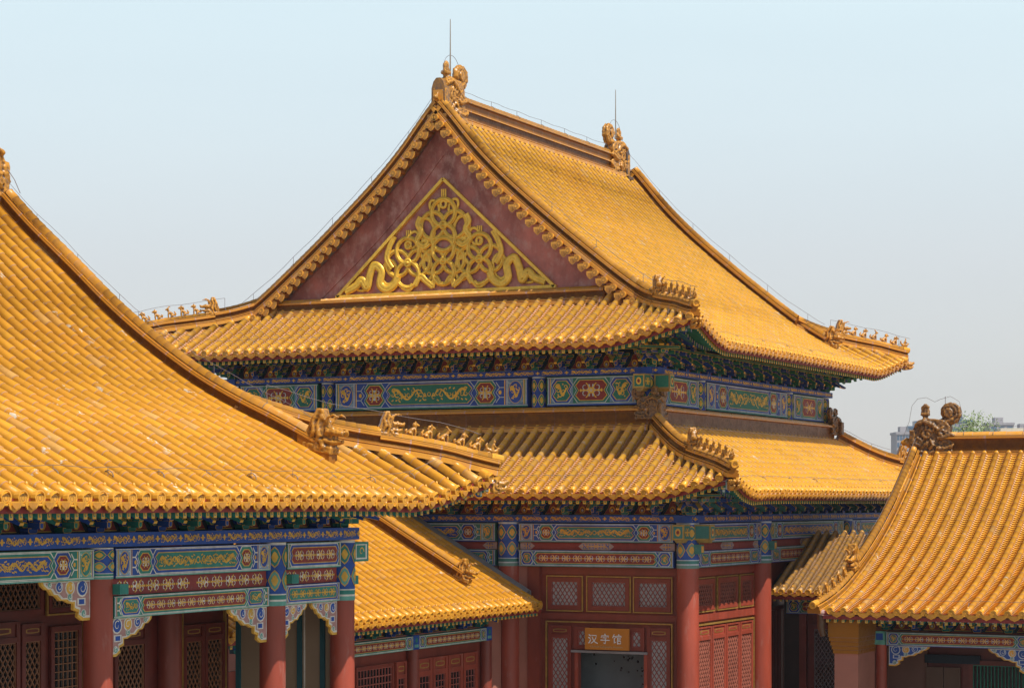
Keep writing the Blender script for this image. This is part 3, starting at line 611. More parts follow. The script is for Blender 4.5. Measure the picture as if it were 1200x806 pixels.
# ------------------------------------------------------------------ painted timber
class Paint:
    def __init__(s, mb, fr, pal, w0): s.mb, s.fr, s.pal, s.w0 = mb, fr, pal, w0; s.k = 0
    def lay(s, l):
        s.k = (s.k + 1) % 12; return s.w0 + l * 0.0028 + s.k * 0.00008
    def poly(s, pts, c, l=1):
        w = s.lay(l); s.mb.face([s.fr(u, v, w) for u, v in pts], s.pal[c])
    def rect(s, u0, v0, u1, v1, c, l=1): s.poly([(u0, v0), (u1, v0), (u1, v1), (u0, v1)], c, l)
    def rib(s, pts, wd, c, l=2, taper=False):
        n = len(pts)
        L = []; Rr = []
        for i, (x, y) in enumerate(pts):
            x0, y0 = pts[max(i - 1, 0)]; x1, y1 = pts[min(i + 1, n - 1)]; dx, dy = x1 - x0, y1 - y0; d = math.hypot(dx, dy) or 1
            w = wd * 0.5 * ((1 - 0.75 * i / (n - 1)) if taper else 1); L.append((x - dy / d * w, y + dx / d * w)); Rr.append((x + dy / d * w, y - dx / d * w))
        w_ = s.lay(l); rings = [[s.fr(a[0], a[1], w_), s.fr(b[0], b[1], w_)] for a, b in zip(L, Rr)]
        s.mb.grid(rings, s.pal[c], smooth=False)
    def ell(s, u, v, ru, rv, c, l=2, n=16): s.poly([(u + ru * math.cos(2 * math.pi * i / n), v + rv * math.sin(2 * math.pi * i / n)) for i in range(n)], c, l)
    def ring(s, u, v, ru, rv, wd, c, l=3, n=18): s.rib([(u + ru * math.cos(2 * math.pi * i / n), v + rv * math.sin(2 * math.pi * i / n)) for i in range(n + 1)], wd, c, l)
    def curl(s, u, v, r, a0, sg, wd, c, l=3, turns=0.9):
        s.rib([(u + r * (1 - 0.75 * i / 10) * math.cos(a0 + sg * turns * 2 * math.pi * i / 10), v + r * (1 - 0.75 * i / 10) * math.sin(a0 + sg * turns * 2 * math.pi * i / 10)) for i in range(11)], wd, c, l, True)
    def dragon(s, u0, u1, v0, v1, c='gold', l=3, flip=False):
        """coiling dragon: sinuous body, head, claws and flame dots"""
        W, H = u1 - u0, v1 - v0; f = (lambda x: 1 - x) if flip else (lambda x: x); cyc = max(1.0, W / H * 0.62)
        P = lambda x, y: (u0 + W * f(x), v0 + H * y)
        body = [P(0.06 + 0.88 * i / 30, 0.5 + 0.27 * math.sin(i / 30 * cyc * 2 * math.pi + 0.6)) for i in range(31)]
        s.rib(body, min(0.075, H * 0.19), c, l, True)
        th = min(0.034, H * 0.09)
        s.curl(*P(0.08, 0.72), H * 0.15, 0.5, 1, th * 1.3, c, l)
        k = max(4, int(W / H * 4.2))
        for i in range(k):
            x = (i + 0.5) / k; y = 0.5 + 0.30 * math.sin(x * cyc * 2 * math.pi + 0.6); sg = 1 if y < 0.5 else -1
            s.curl(*P(x, y + sg * 0.27), H * 0.15, random.uniform(0, 6), random.choice((-1, 1)), th, c, l)
            a, b = P(x, y), P(x + 0.05, y + sg * 0.22); s.rib([a, b], th, c, l + .3)
            s.rib([P(x - 0.03, 0.5 - (y - 0.5) * 1.35), P(x + 0.02, 0.5 - (y - 0.5) * 1.1)], th, c, l)
    def scroll(s, u0, u1, v0, v1, c='white', c2='gold', l=3):
        """symmetrical curling lotus scroll"""
        W, H = u1 - u0, v1 - v0; um, vm = (u0 + u1) / 2, (v0 + v1) / 2; th = max(0.018, min(0.036, H * 0.10)); n = max(1, int(round(W / H * 0.62))); d = W / n
        for i in range(n):
            x = u0 + d * (i + 0.5); r = min(d * 0.24, H * 0.27)
            for sx in (-1, 1):
                for sy in (-1, 1):
                    s.curl(x + sx * d * 0.25, vm + sy * H * 0.20, r, (math.pi if sx > 0 else 0) - sy * sx * 0.5, sx * sy, th * 1.3, c, l)
                    s.rib([(x + sx * H * 0.1, vm), (x + sx * d * 0.14, vm + sy * H * 0.30), (x + sx * d * 0.22, vm + sy * H * 0.40)], th * 0.9, c2, l + .3)
                s.rib([(x + sx * H * 0.12, vm), (x + sx * d * 0.46, vm)], th * 1.1, c2, l + .15); s.ell(x + sx * d * 0.44, vm, H * 0.07, H * 0.09, c2, l, 8)
            for k_ in range(6): s.ell(x + H * 0.13 * math.cos(k_ * 1.047), vm + H * 0.13 * math.sin(k_ * 1.047), H * 0.075, H * 0.075, c2, l, 7)
            s.ell(x, vm, H * 0.08, H * 0.08, c, l + 1, 10); s.ell(x, vm, H * 0.04, H * 0.04, c2, l + 2, 8)
    def hexpanel(s, u0, u1, v0, v1, cols, d, l=1):
        """nested bands with pointed ends; cols from outside to the middle"""
        H = v1 - v0; t = min(0.035, H * 0.085); kk = 0.0
        for i, c in enumerate(cols):
            k = kk; kk += t * (0.42 if c in ('white', 'gold') else 1.15); a, b, lo, hi, vm = u0 + k * 1.25, u1 - k * 1.25, v0 + (k if i else 0), v1 - (k if i else 0), (v0 + v1) / 2
            s.poly([(a + d, lo), (b - d, lo), (b, lo + (hi - lo) * 0.25), (b - d * 0.75, vm), (b, lo + (hi - lo) * 0.75), (b - d, hi), (a + d, hi), (a, lo + (hi - lo) * 0.75), (a + d * 0.75, vm), (a, lo + (hi - lo) * 0.25)], c, l + i * 0.6)
        k = kk * 0.8
        return u0 + k * 1.3 + d * 0.6, u1 - k * 1.3 - d * 0.6, v0 + k, v1 - k
    def stripes(s, u0, u1, v0, v1, cols, l=1):
        n = len(cols)
        for i, c in enumerate(cols): s.rect(u0 + (u1 - u0) * i / n, v0, u0 + (u1 - u0) * (i + 1) / n, v1, c, l)
    def oval(s, u0, u1, v0, v1, bgc, ovc, l=1, motif='gold'):
        s.rect(u0, v0, u1, v1, bgc, l); um, vm = (u0 + u1) / 2, (v0 + v1) / 2; W, H = u1 - u0, v1 - v0
        s.ell(um, vm, W * 0.46, H * 0.47, 'gold', l + 1); s.ell(um, vm, W * 0.46 - 0.014, H * 0.47 - 0.014, ovc, l + 2)
        for sx in (-1, 1):
            for sy in (-1, 1): s.curl(um + sx * W * 0.40, vm + sy * H * 0.40, min(W, H) * 0.08, 0, sx, 0.014, 'white', l + 1)
        s.dragon(um - W * 0.27, um + W * 0.27, vm - H * 0.34, vm + H * 0.34, motif, l + 3); s.curl(um, vm + H * .2, H * 0.12, 1, 1, 0.026, motif, l + 3); s.curl(um, vm - H * .2, H * 0.12, 4, -1, 0.026, motif, l + 3)
    def comb(s, u0, u1, v0, v1, dirn, a, b, l=1):
        """the Y-shaped comb next to the hoops"""
        s.rect(u0, v0, u1, v1, a, l); um = (u0 + u1) / 2
        for f in (0.0, 0.5, 1.0):
            pass
        x0, x1 = (u0, u1) if dirn > 0 else (u1, u0); H = v1 - v0
        for f in (0.3, 0.7):
            s.rib([(x0, v0 + H * f), (x0 + (x1 - x0) * 0.55, v0 + H * f), (x1, v0 + H * (f - 0.22 if f < 0.5 else f + 0.22))], 0.022, b, l + 1)
        s.rib([(x0 + (x1 - x0) * 0.55, v0 + H * 0.3), (x1, v0 + H * 0.5), (x0 + (x1 - x0) * 0.55, v0 + H * 0.7)], 0.022, b, l + 1)
        s.ell(um, (v0 + v1) / 2, (u1 - u0) * 0.2, H * 0.09, 'gold', l + 2, 8)
def painted_beam(name, parent, fr, u0, u1, v0, v1, w0, w1, pal, style='long', swap=False, seed=0):
    """rectangular beam whose outer face carries the polychrome pattern in thin raised paint"""
    random.seed(seed * 17 + 5); mb = MB(); b1, b2 = ('green', 'blue') if swap else ('blue', 'green')
    mb.box(fr, u0, u1, v0, v1, w0, w1, pal[b1]); p = Paint(mb, fr, pal, w1); H = v1 - v0; W = u1 - u0; t = H * 0.09
    p.rect(u0, v0, u1, v0 + t * 0.55, 'mint' if pal is PAL_FRESH else b2, 1); p.rect(u0, v0 + t * 0.55, u1, v0 + t * 0.85, 'white', 2); p.rect(u0, v1 - t * 0.5, u1, v1 - t * 0.22, 'white', 2)
    lo, hi = v0 + t, v1 - t * 0.6; h = H
    if style == 'long':
        seg = [('st', 0.16), ('oval', 0.62), ('st2', 0.13), ('comb', 0.32), ('red', 0.85), ('mid', 0)]
    elif style == 'short':
        seg = [('st', 0.14), ('chev', 0.85), ('mid', 0)]
    elif style == 'tiny':
        seg = [('st', 0.14), ('mid', 0)]
    elif style == 'low':
        seg = [('st', 0.2), ('comb', 0.3), ('chev', 1.5), ('mid', 0)]
    fixed = sum(x[1] for x in seg[:-1]) * h; k = min(1.0, (W * 0.5 - max(W * 0.13, 0.1)) / fixed) if fixed else 1
    u = u0
    for nm, wd in seg:
        w_ = wd * h * k
        for sgn in (1, -1):
            if nm == 'mid': a, b = u, u0 + u1 - u
            else: a, b = (u, u + w_) if sgn > 0 else (u0 + u1 - u - w_, u0 + u1 - u)
            if nm == 'st': p.stripes(a, b, lo, hi, [b1, 'white', b2, 'gold'][::sgn], 3)
            elif nm == 'st2': p.stripes(a, b, lo, hi, ['white', b1, 'gold'][::sgn], 3)
            elif nm == 'oval': p.oval(a, b, lo, hi, 'sky' if not swap else 'mint', 'blue' if not swap else 'green', 3)
            elif nm == 'comb': p.comb(a, b, lo, hi, sgn, b1, 'white', 3)
            elif nm == 'red':
                p.rect(a, lo, b, hi, b1, 1); x0, x1, y0, y1 = p.hexpanel(a - 0.02, b + 0.02, lo, hi, ['white', b2, 'gold', 'red'], h * 0.16, 2)
                p.scroll(x0 - .04, x1 + .04, y0, y1, 'white', 'gold', 6)
            elif nm == 'chev':
                p.rect(a, lo, b, hi, 'mint' if pal is not PAL_MAIN else 'sky', 1); x0, x1, y0, y1 = p.hexpanel(a, b, lo, hi, ['white', 'blue', 'gold', 'green'], h * 0.15, 2)
                p.dragon(x0, x1, y0, y1, 'gold', 6, sgn < 0)
            elif nm == 'mid' and sgn > 0:
                if style in ('short', 'low'):
                    x0, x1, y0, y1 = p.hexpanel(a, b, lo, hi, ['white', 'green', 'gold', 'red'], h * 0.16, 2); p.scroll(x0, x1, y0, y1, 'white', 'gold', 6)
                elif style == 'tiny':
                    x0, x1, y0, y1 = p.hexpanel(a, b, lo, hi, ['white', 'blue', 'gold', 'red' if swap else 'green'], h * 0.12, 2); p.scroll(x0, x1, y0, y1, 'white' if swap else 'gold', 'gold', 6)
                else:
                    x0, x1, y0, y1 = p.hexpanel(a, b, lo, hi, ['white', 'blue' if not swap else 'green', 'gold', 'green' if not swap else 'blue'], h * 0.18, 2)
                    um = (x0 + x1) / 2; p.dragon(x0, um - 0.08, y0, y1, 'gold', 6); p.dragon(um + 0.08, x1, y0, y1, 'gold', 6, True); p.ring(um, (y0 + y1) / 2, 0.05, 0.05, 0.02, 'gold', 6, 10)
        u += w_
    return mb.build(name, parent)
def cloud_strip(name, parent, fr, u0, u1, v0, v1, w0, w1, pal, base='blue', fig='gold', spc=0.8, seed=0):
    random.seed(seed); mb = MB(); mb.box(fr, u0, u1, v0, v1, w0, w1, pal[base]); p = Paint(mb, fr, pal, w1); H = v1 - v0
    n = max(1, int((u1 - u0) / spc)); d = (u1 - u0) / n
    for i in range(n):
        a = u0 + d * (i + 0.08); b = u0 + d * (i + 0.78); p.dragon(a, b, v0 + H * 0.12, v1 - H * 0.12, fig, 2)
        c = u0 + d * (i + 0.93); p.ell(c, (v0 + v1) / 2, 0.03, H * 0.25, fig, 2, 8); p.rib([(c - .06, v0 + H * .5), (c + .06, v0 + H * .5)], .02, fig, 2)
    return mb.build(name, parent)
def red_strip(name, parent, fr, u0, u1, v0, v1, w0, w1, pal, seed=0, scrolls=True):
    mb = MB(); mb.box(fr, u0, u1, v0, v1, w0, w1, pal['red']); p = Paint(mb, fr, pal, w1); H = v1 - v0; W = u1 - u0
    if scrolls:
        n = max(1, int(W / (H * 7))); d = W / n
        for i in range(n): p.scroll(u0 + d * (i + .04), u0 + d * (i + .96), v0 + .01, v1 - .01, 'white' if not pal is PAL_MAIN else 'pink', 'gold', 2)
    else:
        for c in (0.0, 0.5, 1.0):
            x = u0 + W * c; ww = 0.5 if c == 0.5 else 0.42
            a, b = max(u0, x - ww), min(u1, x + ww); p.poly([(a, v0 + H * .5), (a + .12 * (c > 0), v1), (b - .12 * (c < 1), v1), (b, v0 + H * .5), (b - .12 * (c < 1), v0), (a + .12 * (c > 0), v0)], 'pink', 1)
            p.scroll(a + .1, b - .1, v0, v1, 'blue', 'gold', 2)
    return mb.build(name, parent)
def column_head(name, parent, c, r, z0, z1, pal, zt=None):
    """painted top of a column: rings and lozenge collars, one sleeve"""
    mb = MB(); n = 24
    ring = lambda rr, z: [(c[0] + rr * math.cos(2 * math.pi * i / n), c[1] + rr * math.sin(2 * math.pi * i / n), z) for i in range(n)]
    zz = z1 - z0
    bands = [(0.0, 'mint'), (0.07, 'white'), (0.10, 'green'), (0.17, 'white'), (0.19, 'blue'), (0.96, 'white'), (1.0, 'white')]
    for (f0, cc), (f1, _) in zip(bands, bands[1:]): mb.grid([ring(r, z0 + zz * f0), ring(r, z0 + zz * f1)], pal[cc], closed=True)
    for k in range(6):                                   # gilded shield on each sixth of the sleeve
        a0 = 2 * math.pi * k / 6 + 0.2
        for (fz, hh, ww, col, dr) in ((0.40, 0.17, 0.50, 'gold', 0.004), (0.40, 0.145, 0.44, 'mint', 0.007), (0.40, 0.09, 0.26, 'gold', 0.010), (0.77, 0.17, 0.50, 'gold', 0.004), (0.77, 0.145, 0.44, 'green', 0.007), (0.77, 0.09, 0.26, 'gold', 0.010)):
            P = lambda da, dz: (c[0] + (r + dr + 0.004) * math.cos(a0 + da), c[1] + (r + dr + 0.004) * math.sin(a0 + da), z0 + zz * (fz + dz))
            mb.face([P(-ww, 0), P(-ww * .5, -hh * .7), P(0, -hh), P(ww * .5, -hh * .7), P(ww, 0), P(ww * .5, hh * .7), P(0, hh), P(-ww * .5, hh * .7)], pal[col])
    return mb.build(name, parent)

def make_bracket(pal, alt):
    """one bracket set, local x along the wall, y outward, z up; 0.56 wide pair of tiers"""
    mb = MB(); A, B = (pal['blue'], pal['green']) if alt else (pal['green'], pal['blue']); G = pal['gold']
    fr = lambda u, v, w: Vector((u, w, v))
    def blk(u0, u1, v0, v1, w0, w1, m, cut=0.0):
        pts = [(u0 + cut, v0), (u1 - cut, v0), (u1, v0 + cut * 1.1), (u1, v1), (u0, v1), (u0, v0 + cut * 1.1)] if cut else [(u0, v0), (u1, v0), (u1, v1), (u0, v1)]
        mb.prism(fr, pts, w0, w1, m); cu, cv = (u0 + u1) / 2, (v0 + v1) / 2; L, H = (u1 - u0), (v1 - v0); t = 0.010
        o = [(cu + (u - cu) * (1 - 2 * t / L) if L > .05 else u, cv + (v - cv) * (1 - 2 * t / H)) for u, v in pts]
        mb.face([fr(u, v, w1 + 0.002) for u, v in pts], G); mb.face([fr(u, v, w1 + 0.004) for u, v in o], m)
    blk(-0.11, 0.11, 0.0, 0.085, -0.02, 0.14, A, 0.03)
    blk(-0.19, 0.19, 0.09, 0.165, 0.0, 0.07, B, 0.05); blk(-0.045, 0.045, 0.07, 0.165, 0.07, 0.30, A, 0.02)
    for x in (-0.15, 0.0, 0.15): blk(x - 0.05, x + 0.05, 0.17, 0.215, 0.0, 0.10, A, 0.018)
    blk(-0.25, 0.25, 0.22, 0.29, 0.0, 0.07, A, 0.05); blk(-0.17, 0.17, 0.22, 0.29, 0.24, 0.31, B, 0.05)
    blk(-0.06, 0.06, 0.17, 0.215, 0.20, 0.32, A, 0.018)
    # slanting nose
    mb.prism(lambda u, v, w: Vector((w, u, v)), [(0.05, 0.20), (0.30, 0.22), (0.58, 0.13), (0.60, 0.17), (0.42, 0.30), (0.05, 0.32)], -0.045, 0.045, B, G)
    for x in (-0.14, 0.0, 0.14): blk(x - 0.05, x + 0.05, 0.295, 0.335, 0.22, 0.33, B, 0.018)
    blk(-0.23, 0.23, 0.34, 0.41, 0.24, 0.31, A, 0.05); blk(-0.30, 0.30, 0.32, 0.40, 0.0, 0.06, B, 0.03); blk(-0.18, 0.18, 0.34, 0.41, 0.50, 0.57, B, 0.04)
    blk(-0.045, 0.045, 0.33, 0.42, 0.31, 0.74, A, 0.02)
    for x in (-0.13, 0.13): blk(x - 0.05, x + 0.05, 0.415, 0.455, 0.48, 0.59, A, 0.018)
    blk(-0.42, 0.42, 0.46, 0.53, 0.51, 0.57, A if not alt else B, 0.0)
    return mb.mesh('bracket_set')
def corner_set(parent, fr1, fr2, x1, x2, z, pal):
    pass
def make_panel(pal):
    """red board with a gilded flame between two bracket sets"""
    mb = MB(); fr = lambda u, v, w: Vector((u, w, v)); mb.box(fr, -0.42, 0.42, 0.0, 0.62, -0.05, -0.03, pal['dark'])
    def tri(s_, c, w): mb.face([fr(x * s_, 0.02 + 0.19 + (y - 0.19) * s_ if s_ < 1 else 0.02 + y, w) for x, y in ((-0.24, 0.0), (0.24, 0.0), (0.19, 0.06), (0.11, 0.16), (0.085, 0.26), (0.04, 0.34), (-0.04, 0.34), (-0.085, 0.26), (-0.11, 0.16), (-0.19, 0.06))], pal[c])
    tri(1.0, 'gold', -0.020); tri(0.93, 'red', -0.016)
    e = lambda rx, ry, cz, c, w: mb.face([fr(rx * math.cos(a), cz + ry * math.sin(a) * (1.35 if math.sin(a) > 0 else 1), w) for a in [2 * math.pi * i / 14 for i in range(14)]], pal[c])
    e(0.085, 0.075, 0.12, 'gold', -0.012); e(0.05, 0.045, 0.12, 'red', -0.008); e(0.03, 0.028, 0.115, 'white', -0.005)
    return mb.mesh('flame_panel')

def brackets(parent, fr, u0, u1, z, w, n, pal, cache={}):
    key = id(pal)
    if key not in cache: cache[key] = (make_bracket(pal, 0), make_bracket(pal, 1), make_panel(pal))
    A, B, P = cache[key]; d = (u1 - u0) / n
    for i in range(n + 1): place((A, B)[i % 2], 'bracket_set', parent, fr.inst(u0 + d * i, z, w))
    for i in range(n + 1):
        if pal is PAL_MAIN and (i <= 3 or i >= n - 3): place((B, A)[i % 2], 'bracket_set', parent, fr.inst(u0 + d * i, z + 0.43, w + 0.36) @ Matrix.Diagonal((1.25, 1, 1, 1)))
    for uc, sg in ((u0, -1), (u1, 1)):        # fan of sets turning the corner, one tier higher
        for ang, sc_, zz in ((0.785, 1.35, 0.0), (0.785, 1.5, 0.40), (0.3, 1.1, 0.42), (0.0, 1.0, 0.45)):
            if sg < 0 and ang == 0.785 and fr.n.x > 0.5: continue
            if pal is not PAL_MAIN and (zz > 0 or parent.name.startswith('gallery') or z < -3): continue
            M = fr.inst(uc, z + zz, w) @ Matrix.Rotation(-sg * ang, 4, 'Z') @ Matrix.Diagonal((sc_, sc_, 1.0, 1)); place((A, B)[int(zz > 0)], 'bracket_set', parent, M)
    for i in range(n):
        M = fr.inst(u0 + d * (i + 0.5), z, w) @ Matrix.Diagonal((d / 0.84, 1, 1, 1)); place(P, 'flame_panel', parent, M)

def lattice(mb, fr, u0, u1, v0, v1, w, m, pitch=0.105, bw=0.022, kind='diamond', th=0.02):
    """window lattice of crossing bars, clipped to its opening"""
    def bar(a, b, w_):
        dx, dy = b[0] - a[0], b[1] - a[1]; L = math.hypot(dx, dy)
        if L < 0.02: return
        nx, ny = -dy / L * bw / 2, dx / L * bw / 2
        mb.prism(fr, [(a[0] + nx, a[1] + ny), (a[0] - nx, a[1] - ny), (b[0] - nx, b[1] - ny), (b[0] + nx, b[1] + ny)], w_, w_ + th, m)
    W, H = u1 - u0, v1 - v0
    if kind == 'diamond':
        k = 1.45; n = int((W * k + H) / (pitch * k)) + 2
        for i in range(-1, n + 1):
            for sg in (1, -1):
                c = i * pitch * k          # line: y = sg*k*(x) + c0
                pts = []
                x_lo, x_hi = 0, W
                y = lambda x: (c - k * x) if sg < 0 else (c - k * (W - x))
                xs = [x for x in np.linspace(0, W, 2)]
                # solve clipped segment
                xa, xb = 0.0, W
                if sg < 0: xa, xb = max(0, (c - H) / k), min(W, c / k)
                else: xa, xb = max(0, W - c / k), min(W, W - (c - H) / k)
                if xb - xa > 0.01: bar((u0 + xa, v0 + y(xa)), (u0 + xb, v0 + y(xb)), w + (0.004 if sg > 0 else 0))
    else:
        n = max(2, int(W / pitch)); 
        for i in range(1, n): bar((u0 + W * i / n, v0), (u0 + W * i / n, v1), w)
        if kind == 'square':
            n = max(2, int(H / (pitch * 1.1)))
            for i in range(1, n): bar((u0, v0 + H * i / n), (u1, v0 + H * i / n), w + 0.003)
def window(name, parent, fr, u0, u1, v0, v1, w, frame_m, bar_m, pane_m, line_m=None, fw=0.09, pitch=0.105, kind='diamond', bw=0.022, handle=False, panel_h=0.0):
    """framed lattice leaf: object name > lattice, pane"""
    mb = MB()
    if line_m:
        for (a, b, c, d) in ((u0 - .045, u0 - .015, v0 - .045, v1 + .045), (u1 + .015, u1 + .045, v0 - .045, v1 + .045), (u0 - .015, u1 + .015, v0 - .045, v0 - .015), (u0 - .015, u1 + .015, v1 + .015, v1 + .045)): mb.box(fr, a, b, c, d, w - 0.02, w + 0.022, line_m)
    vt = v1 - panel_h
    for (a, b, c, d) in ((u0, u0 + fw, v0, v1), (u1 - fw, u1, v0, v1), (u0 + fw, u1 - fw, v0, v0 + fw), (u0 + fw, u1 - fw, vt - fw, vt if not panel_h else vt)): mb.box(fr, a, b, c, d, w - 0.03, w + 0.03, frame_m)
    for (a, b, c, d) in ((u0 + fw, u0 + fw + .02, v0 + fw, vt - fw), (u1 - fw - .02, u1 - fw, v0 + fw, vt - fw), (u0 + fw + .02, u1 - fw - .02, v0 + fw, v0 + fw + .02), (u0 + fw + .02, u1 - fw - .02, vt - fw - .02, vt - fw)): mb.box(fr, a, b, c, d, w - 0.03, w + 0.01, bar_m)
    if panel_h:
        mb.box(fr, u0 + fw, u1 - fw, vt, v1, w - 0.03, w + 0.005, frame_m); mb.box(fr, u0 + fw, u1 - fw, v1 - 0.04, v1, w + .005, w + 0.028, frame_m)
        um, vm = (u0 + u1) / 2, (vt + v1 - .04) / 2; ru, rv = (u1 - u0) * 0.30, (panel_h - .04) * 0.26; q = [(um + ru * (1 if math.cos(a) > 0 else -1) * min(1, abs(math.cos(a)) * 1.5), vm + rv * math.sin(a)) for a in [2 * math.pi * i / 16 + .1 for i in range(16)]]
        mb.face([fr(u, v, w + 0.012) for u, v in q], line_m or GOLDL); mb.face([fr(um + (u - um) * .84, vm + (v - vm) * .6, w + 0.016) for u, v in q], frame_m)
    o = mb.build(name, parent)
    l = MB(); lattice(l, fr, u0 + fw + .018, u1 - fw - .018, v0 + fw + .018, vt - fw - .018, w - 0.015, bar_m, pitch, bw, kind); l.build('lattice', o)
    g = MB(); g.box(fr, u0 + fw * .5, u1 - fw * .5, v0 + fw * .5, vt - fw * .5, w - 0.045, w - 0.032, pane_m); g.build('window_pane', o)
    return o
def queti(name, parent, fr, u0, dirn, v1, w0, w1, pal, L=0.95, H=0.62):
    """carved cloud bracket under a beam, against a column at u0"""
    mb = MB(); s = dirn
    out = [(0, 0), (1.0, 0), (0.98, -0.10), (0.90, -0.20), (0.84, -0.20), (0.78, -0.34), (0.70, -0.36), (0.62, -0.48), (0.52, -0.48), (0.42, -0.56), (0.34, -0.56), (0.34, -0.72), (0.24, -0.78), (0.26, -0.90), (0.16, -1.0), (0.0, -1.0)]
    P = [(u0 + s * x * L, v1 + y * H) for x, y in out]
    if s < 0: P = P[::-1]
    mb.prism(fr, P, w0, w1, pal['gold'])
    p = Paint(mb, fr, pal, w1); c = (u0 + s * 0.36 * L, v1 - 0.34 * H)
    ins = [(u0 + s * (x * L * 0.97 - (0.02 if x > .1 else 0)), v1 + y * H * 0.93 - (0 if y < 0 else 0.012)) for x, y in out]
    p.poly(ins, 'white', 1); p.poly([(u0 + s * (x * L * 0.94 - (0.035 if x > .1 else -0.02)), v1 + y * H * 0.87 - (0 if y < 0 else 0.03)) for x, y in out], 'pink' if pal is PAL_FRESH else 'blue', 2)
    for (x, y, r, cl) in ((0.17, -0.2, 0.13, 'blue'), (0.42, -0.18, 0.11, 'gold'), (0.64, -0.15, 0.085, 'blue'), (0.83, -0.09, 0.05, 'mint'), (0.42, -0.40, 0.06, 'mint'), (0.14, -0.82, 0.06, 'mint')):
        p.ell(u0 + s * x * L, v1 + y * H, r * L * .9, r * L * .9, 'white', 3, 12); p.ell(u0 + s * x * L, v1 + y * H, r * L * .72, r * L * .72, cl, 4, 12); p.curl(u0 + s * x * L, v1 + y * H, r * L * .55, 1, s, 0.022, 'white', 5)
    p.rect(min(u0 + s * .1 * L, u0 + s * .27 * L), v1 - .62 * H, max(u0 + s * .1 * L, u0 + s * .27 * L), v1 - .44 * H, 'white', 3); p.rect(min(u0 + s * .13 * L, u0 + s * .24 * L), v1 - .59 * H, max(u0 + s * .13 * L, u0 + s * .24 * L), v1 - .47 * H, 'blue', 4)
    return mb.build(name, parent)

# ================================================================== SETTING
GZ = -8.0
g = MB(); g.face([(-3000, -400, GZ), (2000, -400, GZ), (2000, 3500, GZ), (-3000, 3500, GZ)], PAVE); tag(g.build('ground'), kind='structure')

def pchip(xs, zs):
    x = np.array(xs, float); y = np.array(zs, float); h = np.diff(x); d = np.diff(y) / h; m = np.empty(len(x)); m[0], m[-1] = d[0], d[-1]
    for i in range(1, len(x) - 1): m[i] = 0 if d[i - 1] * d[i] <= 0 else 2 * d[i - 1] * d[i] / (d[i - 1] + d[i])
    def f(q):
        if q <= x[0]: return float(y[0] + m[0] * (q - x[0]))
        if q >= x[-1]: return float(y[-1] + m[-1] * (q - x[-1]))
        i = int(np.searchsorted(x, q)) - 1; t = (q - x[i]) / h[i]
        return float((2 * t ** 3 - 3 * t * t + 1) * y[i] + (t ** 3 - 2 * t * t + t) * h[i] * m[i] + (-2 * t ** 3 + 3 * t * t) * y[i + 1] + (t ** 3 - t * t) * h[i] * m[i + 1])
    return f
def curve(xs, zs, deg=3):
    c = np.polyfit(xs, zs, deg); return lambda q: float(np.polyval(c, q))
def sheet(sd, name, parent, m, n=24, k=12, dz=0.0):
    """plain closing slope where no tiles can be seen"""
    mb = MB(); a = sd.s0 if sd.sA is None else sd.sA - sd.Q - .2; b = sd.s1 if sd.sB is None else sd.sB + sd.Q + .2; rr = []; uv = []
    for i in range(n + 1):
        t = a + (b - a) * i / n; qa = min(sd.qs(t), sd.qe(t))
        if rr and abs(qa - lastq) > 1.2:
            if len(rr) > 1: mb.grid(rr, m, uv, smooth=False)
            te = t if sd.a(t) > sd.a(t - (b - a) / n) else None
            edge = [x for x in (((sd.sB - sd.gable + 1e-4) if sd.sB is not None else None), ((sd.sA + sd.gable - 1e-4) if sd.sA is not None else None)) if x is not None and t - (b - a) / n <= x <= t]
            if edge:
                x0 = edge[0] - (2e-4 if te is not None else -2e-4 * 0); inner_t = edge[0] - 2e-3 if sd.sB is not None and abs(edge[0] - sd.sB) < 3 else edge[0] + 2e-3; outer_t = edge[0]
                seq = (inner_t, outer_t) if inner_t < outer_t and qa > lastq else (outer_t, inner_t)
                col = lambda tt: ([sd.P(tt, min(sd.qs(tt), sd.qe(tt)) + (sd.qe(tt) - min(sd.qs(tt), sd.qe(tt))) * j / k, dz) for j in range(k + 1)], [(tt / 0.34, (k - j) * 1.3) for j in range(k + 1)])
                c0, c1 = col(seq[0]), col(seq[1]); mb.grid([rr[-1], c0[0]], m, [uv[-1], c0[1]], smooth=False); rr, uv = [c1[0]], [c1[1]]
            else: rr, uv = [], []
        lastq = qa; rr.append([sd.P(t, qa + (sd.qe(t) - qa) * j / k, dz) for j in range(k + 1)]); uv.append([(t / 0.34, (k - j) * 1.3) for j in range(k + 1)])
    mb.grid(rr, m, uv, smooth=False); return mb.build(name, parent)
